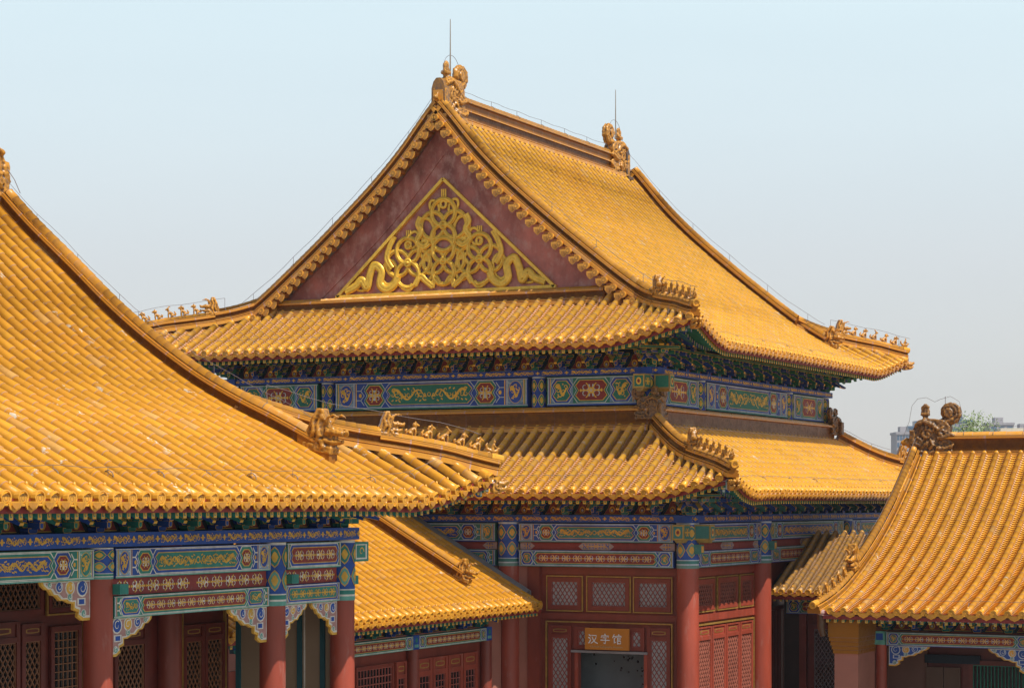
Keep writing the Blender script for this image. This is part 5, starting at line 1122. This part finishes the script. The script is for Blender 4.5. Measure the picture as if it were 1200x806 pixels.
ridge(pts, 'vertical_ridge', LH, h=0.44, w=0.14, cap=0.10, tl=0.44, endcap=False); wire(pts, 'lightning_wire', LH, off=0.20, crest=0.47, every=3, r=0.006)
place(HEAD, 'dragon_head', LH, along((X2 + 0.40, yc, zB(0.4) + 0.20), (1, 0), 1.15, 0.2))
mb = MB(); fr = Fr((X2 + 0.30, yc), (1, 0), (0, -1)); mb.prism(fr, [(-0.3, zB(0) - .02), (0.36, zB(.66) - 0.02), (0.36, zB(.66) + 0.26), (-0.3, zB(0) + 0.3)], -0.14, 0.14, T_WEB); mb.build('head_plinth', LH)
hip(BR, -1, 'hip_ridge', LH, -1.45, 2.12, h=0.40, head_a=0.52, scale=0.72)
wire([BR.P(-a, a, 0.0) for a in np.linspace(-1.0, 1.9, 9)], 'lightning_wire', LH, off=0.30, crest=0.40, every=20, r=0.006)
wire([BR.P(t, BR.qe(t) - 0.60, 0.11) for t in np.linspace(-1.4, 18, 60)], 'lightning_wire', LH, off=0.06, every=3, r=0.006)
ridge([Vector((X2 - 6.95, yc - 0.4, 5.78)), Vector((X2 - 6.95, 15, 5.78))], 'main_ridge', LH, h=0.74, w=0.17, cap=0.10, bands=2, endcap=False)
place(CHIWEN, 'ridge_dragon', LH, along((X2 - 6.93, yc - 0.42, 5.88), (0, -1), 1.08)); place(BACKB, 'small_beast', LH, along((X2 - 6.93, yc + 0.22, 6.15), (0, 1), 1.1))
mb = MB(); mb.tube([(X2 - 6.93, yc - 0.75 + 0.5 * math.cos(a), 7.05 + 0.45 * math.sin(a)) for a in np.linspace(2.6, 0, 12)] + [(X2 - 6.93, yc + 0.1, 6.7), (X2 - 6.6, yc + 0.2, 6.2), (X2 - 6.3, yc, 5.9)], 0.008, METAL, 5); mb.build('lightning_wire', LH)
mb = MB(); P2 = Fr((X2 - 6.95, Y2 - 0.9), (-1, 0), (0, 1)); mb.prism(P2, [(u, zB(-6.95 + abs(u)) - .1) for u in np.linspace(6.2, -6.2, 40)] + [(-6.2, 0.9), (6.2, 0.9)], -0.2, 0.0, PEDW); mb.build('pediment', LH)
V = Fr((X2, 0), (0, 1), (1, 0)); cols2 = [16.4, 21.6, 26.86, 31.80, 34.16]
cloud_strip('plate_beam', LH, V, 15, Y2 + 0.28, -0.69, -0.47, -0.22, 0.20, PAL_FRESH, spc=0.62, seed=5, fig='gold')
for i, (a, b) in enumerate(zip(cols2, cols2[1:])):
    a1, b1 = a + 0.27, b - 0.27; big = b - a > 3
    painted_beam('painted_beam', LH, V, a1, b1, -1.18, -0.72, -0.15, 0.13, PAL_FRESH, 'long' if big else 'tiny', swap=(i == 1 or i == 3), seed=50 + i)
    if i >= 2:
        red_strip('red_board', LH, V, a1, b1, -1.45, -1.19, -0.15, 0.04, PAL_FRESH, seed=60 + i)
        painted_beam('small_painted_beam', LH, V, a1, b1, -1.80, -1.46, -0.15, 0.10, PAL_FRESH, 'low' if big else 'tiny', swap=(i == 2 and False) or i == 2, seed=70 + i)
    zq = -1.80 if i >= 2 else -1.18; L = 1.12 if big else 0.86
    queti('carved_bracket', LH, V, a + 0.24, 1, zq, -0.02, 0.03, PAL_FRESH, L, 0.60); queti('carved_bracket', LH, V, b - 0.24, -1, zq, -0.02, 0.03, PAL_FRESH, L * 1.05, 0.62)
for i, y in enumerate(cols2):
    zt = -1.80 if i >= 3 else -1.18
    c = MB(); c.cyl((X2, y), 0.24, GZ, zt, COLM, 36, 0.225); c.build('column', LH); column_head('painted_column_top', LH, (X2, y), 0.235, zt, -0.70, PAL_FRESH)
brackets(LH, V, 16.4, Y2, -0.47, -0.12, 22, PAL_FRESH)
mb = MB(); mb.box(V, Y2 + 0.2, Y2 + 0.72, -1.10, -0.74, -0.14, 0.14, PAL_FRESH['green']); p = Paint(mb, V, PAL_FRESH, 0.14); p.rect(Y2 + .25, -1.06, Y2 + .66, -.78, 'white'); p.rect(Y2 + .28, -1.03, Y2 + .60, -.80, 'green', 2); p.curl(Y2 + .45, -.92, .09, 0, 1, .03, 'gold', 3); mb.box(V, Y2 + .2, Y2 + .42, -1.52, -1.36, -.1, .1, PAL_FRESH['green']); mb.build('beam_nose', LH)
for y in (26.86, 31.8): 
    mb = MB(); mb.box(V, y + 0.10, y + 0.32, -1.42, -1.26, 0.2, 0.34, PAL_FRESH['green']); Paint(mb, V, PAL_FRESH, .34).rect(y + .14, -1.39, y + .28, -1.29, 'green'); mb.build('beam_nose', LH)
# veranda back wall
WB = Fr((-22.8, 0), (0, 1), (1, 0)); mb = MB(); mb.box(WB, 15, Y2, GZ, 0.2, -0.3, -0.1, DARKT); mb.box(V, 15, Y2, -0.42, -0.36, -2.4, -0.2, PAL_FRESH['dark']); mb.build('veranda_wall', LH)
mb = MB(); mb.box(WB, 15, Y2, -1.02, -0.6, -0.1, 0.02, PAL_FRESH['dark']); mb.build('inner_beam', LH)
for y in (21.6, 26.9, 31.9): c = MB(); c.cyl((-22.75, y + .15), 0.22, GZ, -0.42, TIMB, 24); c.build('inner_column', LH)
BARB = mat('gold_brown_lattice', (0.26, 0.11, 0.05), 0.5, 0.2, 8)
for (a, b, z1, kd, ph) in ((26.95, 28.0, -1.95, 'diamond', 0.25), (28.05, 28.62, -2.0, 'diamond', 0.2), (28.8, 29.62, -2.08, 'square', 0.0), (30.55, 31.5, -2.20, 'diamond', 0.22), (32.62, 33.28, -2.25, 'diamond', 0.22), (33.30, 33.95, -2.25, 'diamond', 0.22), (24.4, 25.4, -1.9, 'diamond', 0.25), (25.5, 26.5, -1.9, 'diamond', .25)):
    window('lattice_door', LH, WB, a, b, -5.6, z1, -0.06, DARKT, BARB, DGLASS, None, fw=0.09, pitch=0.12, kind=kd, bw=0.018, panel_h=ph)
for (a, b) in ((24.3, 26.5), (27.1, 28.6), (28.75, 30.3), (32.6, 33.9)): window('transom_window', LH, WB, a, b, -1.85, -1.15, -0.06, DARKT, BARB, DGLASS, GOLDL if a > 28 else None, fw=0.08, pitch=0.12, bw=0.018)
mb = MB()
for y in (29.70, 33.98, 32.58): mb.box(WB, y, y + 0.03, -6, -1.9, -0.1, -0.04, GOLDL)
mb.build('gilt_lines', LH)
E2 = Fr((0, Y2), (1, 0), (0, -1)); mb = MB(); mb.box(E2, -22.8, -20.62, GZ, -0.7, -0.25, -0.10, BEIGE)
for a in (-22.78, -21.42, -20.92): mb.box(E2, a, a + 0.10, GZ, -1.2, -0.1, -0.06, DTEAL)
mb.box(E2, -21.28, -21.26, GZ, -1.2, -0.1, -0.08, PAL_FRESH['white']); mb.build('veranda_end_wall', LH)

# ================================================================== SMALL ROOFED GALLERY between the halls (left)
G1 = empty('gallery', (-27, 45, GZ), 'low gallery with yellow roof between the near left hall and the tall hall', 'gallery')
XB, YB = -25.0, 49.95
zG = curve([-4.6, -2.0, 0.0, 1.15], [0.62, -0.86, -2.02, -2.66], 2)
GS = Side((XB, YB), (0, -1), (1, 0), zG, 1.15, -4.6, 0, 15, None, None)
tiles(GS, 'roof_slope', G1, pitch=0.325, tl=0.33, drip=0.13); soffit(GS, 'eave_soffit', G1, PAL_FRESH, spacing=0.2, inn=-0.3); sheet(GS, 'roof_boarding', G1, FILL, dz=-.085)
pts = [Vector((XB + q, YB - 2.48, zG(q))) for q in np.linspace(-4.4, 0.05, 20)]; ridge(pts, 'vertical_ridge', G1, h=0.46, w=0.15, cap=0.09, endcap=False)
place(HEAD, 'dragon_head', G1, along((XB + 0.12, YB - 2.48, zG(0.12) + 0.16), (1, 0), 0.85, 0.3))
mb = MB(); rr = []
for q in np.linspace(-4.6, 0.75, 14):
    x = XB + q; z = zG(q); rr.append([Vector((x, YB - 0.22, z + 0.03)), Vector((x, YB - 0.05, z + 0.11 + 0.03 * (int(q * 2) % 2))), Vector((x, YB + 0.14, z + 0.15)), Vector((x, YB + 0.18, z - 0.2))])
mb.grid(rr, GREYM, smooth=False); mb.build('mortar_flashing', G1)
GF = Fr((XB, 0), (0, 1), (1, 0)); cols = [38.0, 41.2, 45.15, 49.0]
for i, (a, b) in enumerate(zip(cols, cols[1:])):
    painted_beam('painted_beam', G1, GF, a + .14, b - .14, -3.52, -3.20, -0.1, 0.08, PAL_FADE if False else PAL_FRESH, 'short', swap=True, seed=90 + i)
for y in cols:
    c = MB(); c.cyl((XB, y), 0.15, GZ, -3.52, TIMB, 20); c.build('column', G1); mb = MB(); mb.box(GF, y - .14, y + .14, -3.52, -3.18, -.1, .10, PAL_FRESH['blue']); Paint(mb, GF, PAL_FRESH, .10).rect(y - .10, -3.47, y + .1, -3.4, 'mint'); Paint(mb, GF, PAL_FRESH, .10).ell(y, -3.3, .06, .06, 'green', 2, 10); mb.build('painted_column_top', G1)
brackets(G1, GF, 38.0, 49.0, -3.19, -0.25, 12, PAL_FRESH)
mb = MB(); mb.box(GF, 36, 49.0, GZ, -3.52, -0.25, -0.12, TIMB); mb.box(GF, 38, 49.0, -3.19, -2.2, -.45, -.3, PAL_FRESH['dark']); mb.build('timber_wall', G1)
window('lattice_window', G1, GF, 42.55, 44.3, -5.2, -3.78, -0.06, TIMB, LATT, DGLASS, None, fw=0.08, pitch=0.14, kind='square', bw=0.028); window('lattice_door', G1, GF, 44.42, 44.92, -6, -3.78, -0.06, LATT if False else COLM, LATT, DGLASS, None, fw=0.09, pitch=0.12, kind='square', panel_h=.3)
for i in range(4): a = 45.42 + i * 0.80; window('lattice_door', G1, GF, a, a + 0.76, -6.2, -3.78, -0.05, COLM, LATT, DGLASS, None, fw=0.12, pitch=0.13, kind='square', panel_h=0.30)
mb = MB(); mb.box(GF, 49.15, 49.75, GZ, -2.9, -1.2, 0.0, MASON); mb.box(GF, 49.80, 50.05, GZ, -2.9, -1.2, -0.10, MASON); mb.build('end_wall', G1)

# ================================================================== SMALL WEATHERED GALLERY (right, behind)
parent_pal = PAL_MAIN
G2 = empty('gallery', (-18.5, 58.5, GZ), 'small shaded gallery with greyish worn tiles beside the lattice doors, behind the right hall', 'gallery')
zC = curve([-2.2, -0.5, 1.1], [-0.88, -1.78, -2.50], 2)
CS = Side((-19.75, 57.6), (1, 0), (0, -1), zC, 1.1, -2.2, -0.45, 3.4, None, None)
tiles(CS, 'roof_slope', G2, pitch=0.258, tl=0.24, bar=T_OLD, pan=T_OLDP, drip=0.10); soffit(CS, 'eave_soffit', G2, PAL_MAIN, spacing=0.18, inn=-0.2, sz=0.06); sheet(CS, 'roof_boarding', G2, DARKT, dz=-.085)
FARBAR = mat('grey_lattice_bars', (0.22, 0.21, 0.21), 0.6, 0.1, 5)
CF = Fr((0, 57.6), (1, 0), (0, -1)); painted_beam('painted_beam', G2, CF, -19.9, -16.5, -3.12, -2.72, -0.1, 0.08, PAL_MAIN, 'short', swap=True, seed=101)
mb = MB(); mb.box(CF, -19.5, -16.5, GZ, -3.12, -0.3, -0.15, DARKT); mb.box(CF, -19.55, -19.35, GZ, -3.12, -0.15, 0.0, TIMB); mb.build('timber_wall', G2)
window('lattice_window', G2, CF, -19.25, -18.2, -6.3, -3.42, -0.08, DARKT, FARBAR, DGLASS, None, fw=0.12, pitch=0.115, bw=0.02)
mb = MB(); mb.box(CF, -20.1, -19.5, GZ, -2.7, -0.34, -0.31, HOLE); mb.build('side_panel', G2)

# ================================================================== RIGHT HALL
RH = empty('side_hall', (-12, 56, GZ), 'lower hall at the right with steep rows of yellow tiles and a curled ridge dragon', 'palace hall')
zD = curve([-6.85, -5.48, -3.42, -1.4, 0.4, 1.9], [1.38, 0.40, -0.80, -1.74, -2.33, -2.72], 3)
DS = Side((-16.9, 53.4), (1, 0), (0, -1), zD, 1.9, -6.85, 0.02, 12, None, None)
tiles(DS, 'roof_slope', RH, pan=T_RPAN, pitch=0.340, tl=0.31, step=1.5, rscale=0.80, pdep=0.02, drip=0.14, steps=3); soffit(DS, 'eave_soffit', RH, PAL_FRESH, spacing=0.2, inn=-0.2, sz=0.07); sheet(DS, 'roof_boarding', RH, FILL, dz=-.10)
DBk = Side((-16.9, 67.4), (1, 0), (0, 1), zD, 1.9, -6.85, 0.12, 12, None, None); sheet(DBk, 'rear_roof_slope', RH, T_BAR)
pts = [Vector((-16.93, 53.4 - q, zD(q))) for q in np.linspace(-6.7, -0.9, 26)]; ridge(pts, 'vertical_ridge', RH, h=0.40, w=0.14, cap=0.10, endcap=True); wire(pts, 'lightning_wire', RH, off=0.16, crest=0.40, every=30, r=0.006)
pl = [Vector((-16.93 - 0.16 * max(0, (q + 0.2) / 2.1) ** 2, 53.4 - q, zD(q))) for q in np.linspace(-0.9, 1.92, 12)]; ridge(pl, 'vertical_ridge', RH, h=0.24, w=0.14, cap=0.085)
place(HEAD, 'dragon_head', RH, along((-16.93, 54.25, zD(-0.75) + 0.28), (0, -1), 1.0, 0.3))
for i, q in enumerate((-0.1, 0.32, 0.74, 1.16, 1.6)): place(RIDER if i == 4 else BEASTS[i % 3], 'immortal_rider' if i == 4 else 'seated_beast', RH, along((-16.93 - 0.16 * max(0, (q + 0.2) / 2.1) ** 2, 53.4 - q, zD(q) + 0.25), (0, -1), 0.78, 0.2))
ridge([Vector((-16.3, 60.4, 1.34)), Vector((-4.9, 60.4, 1.34))], 'main_ridge', RH, h=0.64, w=0.19, cap=0.10, tl=0.95, endcap=False)
place(CHIWEN_DARK, 'ridge_dragon', RH, along((-16.52, 60.4, 1.40), (1, 0), 1.04)); place(BACKB, 'small_beast', RH, along((-17.1, 60.4, 1.6), (-1, 0), 1.6))
mb = MB(); mb.tube([(-17.5, 60.4, 1.55), (-17.2, 60.4, 2.3), (-17.12, 60.4, 2.75), (-16.95, 60.4, 2.95), (-16.7, 60.4, 2.98), (-16.45, 60.4, 2.85), (-16.3, 60.4, 2.92), (-16.0, 60.4, 3.0), (-15.75, 60.4, 2.85), (-15.66, 60.4, 2.5), (-15.8, 60.4, 2.2)], 0.006, METAL, 5)
mb.tube([(-16.15, 60.4, 2.8), (-16.15, 60.4, 3.0)], .01, METAL, 5); mb.build('lightning_wire', RH)
wire([Vector((-15.6, 60.4, 1.98)), Vector((-5, 60.4, 1.98))], 'lightning_wire', RH, off=0.15, every=2, r=.006); wire([DS.P(t, 1.3, .1) for t in np.linspace(0.2, 12, 30)], 'lightning_wire', RH, off=0.06, every=4, r=0.006)
mb = MB(); PFn = Fr((0, 51.9), (1, 0), (0, -1))
mb.box(PFn, -16.69, -16.08, GZ, -3.78, -1.5, 0, MASON); mb.build('masonry_pier', RH)
mb = MB()
for i, (z0, z1, e) in enumerate(((-3.78, -3.68, 0.03), (-3.68, -3.58, 0.055), (-3.58, -3.47, 0.08), (-3.47, -3.37, 0.11))): mb.box(PFn, -16.69 - e, -16.08 + e * 0.4, z0, z1 - 0.012, -1.45, e, T_WEB); mb.box(PFn, -16.68 - e, -16.09 + e * .4, z1 - .012, z1, -1.44, e - .01, FILL)
mb.box(PFn, -16.82, -16.03, -3.37, -2.92, -1.4, 0.12, T_WEB); mb.tube([(-16.92, 51.7, -3.35), (-16.98, 51.7, -3.1), (-16.96, 51.7, -2.9), (-17.0, 51.65, -2.72)], [0.07, .1, .11, .08], GLAZE, 8); mb.ball((-16.93, 51.6, -2.75), (0.12, .12, .08), FILL); mb.build('glazed_pier_cap', RH)
mb = MB(); mb.box(PFn, -16.69, -16.55, GZ, -2.62, -12, -1.5, MASON); mb.build('gable_wall', RH)
DFr = Fr((0, 53.4), (1, 0), (0, -1))
for x in (-15.93, -11.98, -8.0): c = MB(); c.cyl((x, 53.4), 0.14, GZ, -3.3, COLM, 20); c.build('column', RH); mb = MB(); mb.box(DFr, x - .13, x + .13, -3.62, -3.28, .02, .17, PAL_FRESH['mint']); Paint(mb, DFr, PAL_FRESH, .17).rect(x - .09, -3.5, x + .09, -3.33, 'blue'); mb.build('painted_column_top', RH)
for i, (a, b) in enumerate(((-15.78, -12.12), (-11.84, -8.12))):
    painted_beam('painted_beam', RH, DFr, a, b, -3.64, -3.30, -0.1, 0.09, PAL_FADE, 'short', swap=True, seed=120 + i)
    queti('carved_bracket', RH, DFr, a + 0.06, 1, -3.64, -0.05, 0.04, PAL_FADE, 1.05, 0.52); queti('carved_bracket', RH, DFr, b - 0.02, -1, -3.64, -0.05, 0.04, PAL_FADE, 1.05, 0.6)
brackets(RH, DFr, -15.9, -8.0, -3.27, -0.35, 10, PAL_FRESH)
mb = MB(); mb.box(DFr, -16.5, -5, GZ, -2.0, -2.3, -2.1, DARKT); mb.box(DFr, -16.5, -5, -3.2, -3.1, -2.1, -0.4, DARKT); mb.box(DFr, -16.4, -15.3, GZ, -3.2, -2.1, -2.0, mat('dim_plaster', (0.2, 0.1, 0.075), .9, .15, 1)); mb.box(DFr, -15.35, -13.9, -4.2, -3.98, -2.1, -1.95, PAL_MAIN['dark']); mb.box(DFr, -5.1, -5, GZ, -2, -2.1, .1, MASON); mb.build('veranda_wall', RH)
for a, b in ((-15.3, -14.85), (-14.83, -14.4)): mb = MB(); mb.box(DFr, a, b, GZ, -4.3, -2.0, -1.92, mat('brown_door_board', (0.13, 0.07, 0.045), .6, .2, 3, stretch=(1, 1, .2))); mb.build('door_leaf', RH)
window('lattice_window', RH, DFr, -14.2, -12.1, -6.0, -4.1, -2.0, DARKT, PAL_MAIN['green'], DGLASS, None, fw=0.12, pitch=0.09, kind='bars', bw=0.025)

# ================================================================== FAR CITY AND TREE
def block(name, label, cx, cy, w, d, h, floors, bays, wallm, glassm, group=None, top=None):
    root = empty(name, (cx, cy, GZ), label, 'building', group); fr = Fr((cx, cy), (HX, HY), (HY, -HX)); side = Fr((cx, cy), (HY, -HX), (-HX, -HY))
    mb = MB(); mb.box(fr, -w / 2, w / 2, GZ, h, -d, 0, wallm); mb.box(fr, -w / 2 - .4, w / 2 + .4, h, h + 1.0, -d - .4, .4, top or wallm); mb.box(fr, -w * 0.2, w * 0.15, h + 1, h + 3.4, -d * .7, -d * .3, top or wallm); mb.build('wall', root)
    fh = (h - GZ) / floors
    for i in range(floors - 4, floors):
        m = MB()
        for j in range(bays): m.box(fr, -w / 2 + w * (j + 0.15) / bays, -w / 2 + w * (j + 0.85) / bays, GZ + fh * (i + 0.2), GZ + fh * (i + 0.85), 0, 0.06, glassm)
        m.build('window_strip', root)
    return root
HZW = mat('far_grey_concrete', (0.36, 0.34, 0.36), .9, .08, .05); HZG = mat('far_blue_glass', (0.06, 0.13, 0.22), .3, .1, .05); HZC = mat('far_cream_wall', (0.62, 0.55, 0.42), .9, .05, .05)
def farpt(px, D): x = (px - 600) / F_PX * D; return (HX * x - HY * D, HY * x + HX * D)
for (nm, lb, px0, px1, ytop, D_, fl, by, wm, gm) in (
    ('office_block', 'blue glass office block far off behind the ridge dragon, leftmost of the skyline', 1051, 1071, 506, 900, 12, 6, HZW, HZG),
    ('office_block', 'taller dark blue block far off directly behind the ridge dragon', 1065, 1095, 499, 960, 13, 8, HZG, HZW),
    ('office_block', 'dark blue block far off behind the tree crown', 1112, 1140, 492, 980, 13, 7, HZG, HZW),
    ('office_block', 'grey block with dark window strips on the skyline right of the tree', 1160, 1188, 495, 940, 12, 3, HZW, HZG),
    ('office_block', 'lowest grey block at the right edge of the skyline', 1186, 1225, 502, 1000, 12, 9, HZW, HZG),
    ('residential_block', 'cream low block just above the tiled ridge at the right', 1152, 1230, 508, 860, 11, 14, HZC, HZW)):
    x, y = farpt((px0 + px1) / 2, D_); block(nm, lb, x, y, (px1 - px0) / F_PX * D_, 14, (588 - ytop) / F_PX * D_ - 1.0, fl, by, wm, gm, 'city blocks on the skyline')
LEAF = []
for k, c in enumerate(((0.15, 0.21, 0.07), (0.21, 0.27, 0.10), (0.10, 0.15, 0.05))):
    m = bpy.data.materials.new('spring_leaf'); m.use_nodes = True; b = m.node_tree.nodes['Principled BSDF']; tt = m.node_tree; ge = N(tt, 'ShaderNodeNewGeometry')
    tt.links.new(mix_(tt, noise_(tt, ge.outputs['Position'], 1.4, 3), c, tuple(x * 1.5 for x in c)), b.inputs['Base Color']); b.inputs['Roughness'].default_value = 0.6; b.inputs['Transmission Weight'].default_value = 0.0; LEAF.append(m)
BARK = mat('grey_brown_bark', (0.14, 0.10, 0.07), .9, .25, 6, bump=.4)
def tree(px, D_, ztop, rad, label, seed):
    random.seed(seed); x, y = farpt(px, D_); T = empty('tree', (x, y, GZ), label, 'tree'); tr = MB(); br = []
    def limb(p, d, L, r, lv):
        pts = [p]; q = Vector(p)
        for i in range(4):
            d = (d + Vector((random.gauss(0, .13), random.gauss(0, .13), random.gauss(0.03, .08)))).normalized(); q = q + d * (L / 4); pts.append(q.copy())
        tr.tube(pts, [r * (1 - .13 * i) for i in range(5)], BARK, 6 if lv else 10)
        if lv >= 4: br.append((q, d)); return
        if lv >= 2: br.append((pts[2], d)); br.append((q, d))
        for i in range(3 if lv else 5):
            a = random.uniform(0, 2 * math.pi); sp = random.uniform(.35, .75); v = d.orthogonal().normalized(); v.rotate(Matrix.Rotation(a, 3, d)); limb(pts[random.choice((3, 4))] if lv else pts[3 + (i % 2)], (d + v * sp).normalized(), L * random.uniform(.55, .75), r * .55, lv + 1)
    Ht = ztop - GZ; limb(Vector((x, y, GZ)), Vector((0, 0, 1)), Ht * 0.42, 0.22, 0)
    zm = max(p.z for p, d in br) + 0.35; kz = Ht / (zm - GZ); rx = max(math.hypot(p.x - x, p.y - y) for p, d in br); kx = min(1.0, rad / rx)
    fix = lambda v: (x + (v[0] - x) * kx, y + (v[1] - y) * kx, GZ + (v[2] - GZ) * kz); tr.v = [fix(v) for v in tr.v]; br = [(Vector(fix(p)), d) for p, d in br]; tr.build('trunk', T)
    zmx = max(p.z for p, d in br); cr = MB()
    for p, d in br:
        if random.random() < 0.12: continue
        for i in range(110):
            c = p + Vector((random.gauss(0, .3), random.gauss(0, .3), random.gauss(0, .2))); s = random.uniform(.025, .05); a = Vector((random.gauss(0, 1), random.gauss(0, 1), random.gauss(0, 1))).normalized(); b_ = a.orthogonal().normalized() * s
            cr.face([c - a * s * 1.5, c + b_ * .6, c + a * s * 1.5, c - b_ * .6], LEAF[random.choice((0, 0, 1, 2))])
    cr.build('crown', T); return T
tree(1132, 92, 3.8, 2.3, 'light green spring tree showing over the tiled ridge at the right', 4)
tree(1156, 97, 3.5, 1.9, 'thin pale tree at the right end of the green crown behind the ridge', 9)

# ================================================================== AIR
hz = MB(); hz.box(lambda u, v, w: Vector((u, v, w)), -1100, 700, -30, 1150, GZ - 1.0, 60, FILL); ho = hz.build('haze'); ho['kind'] = 'stuff'
hm = bpy.data.materials.new('pale_spring_haze'); hm.use_nodes = True; t = hm.node_tree; t.nodes.clear(); out = N(t, 'ShaderNodeOutputMaterial'); pv = N(t, 'ShaderNodeVolumePrincipled')
pv.inputs['Color'].default_value = (0.86, 0.90, 0.95, 1); pv.inputs['Density'].default_value = 0.00025; pv.inputs['Anisotropy'].default_value = 0.2; t.links.new(pv.outputs[0], out.inputs['Volume'])
ho.data.materials.clear(); ho.data.materials.append(hm)
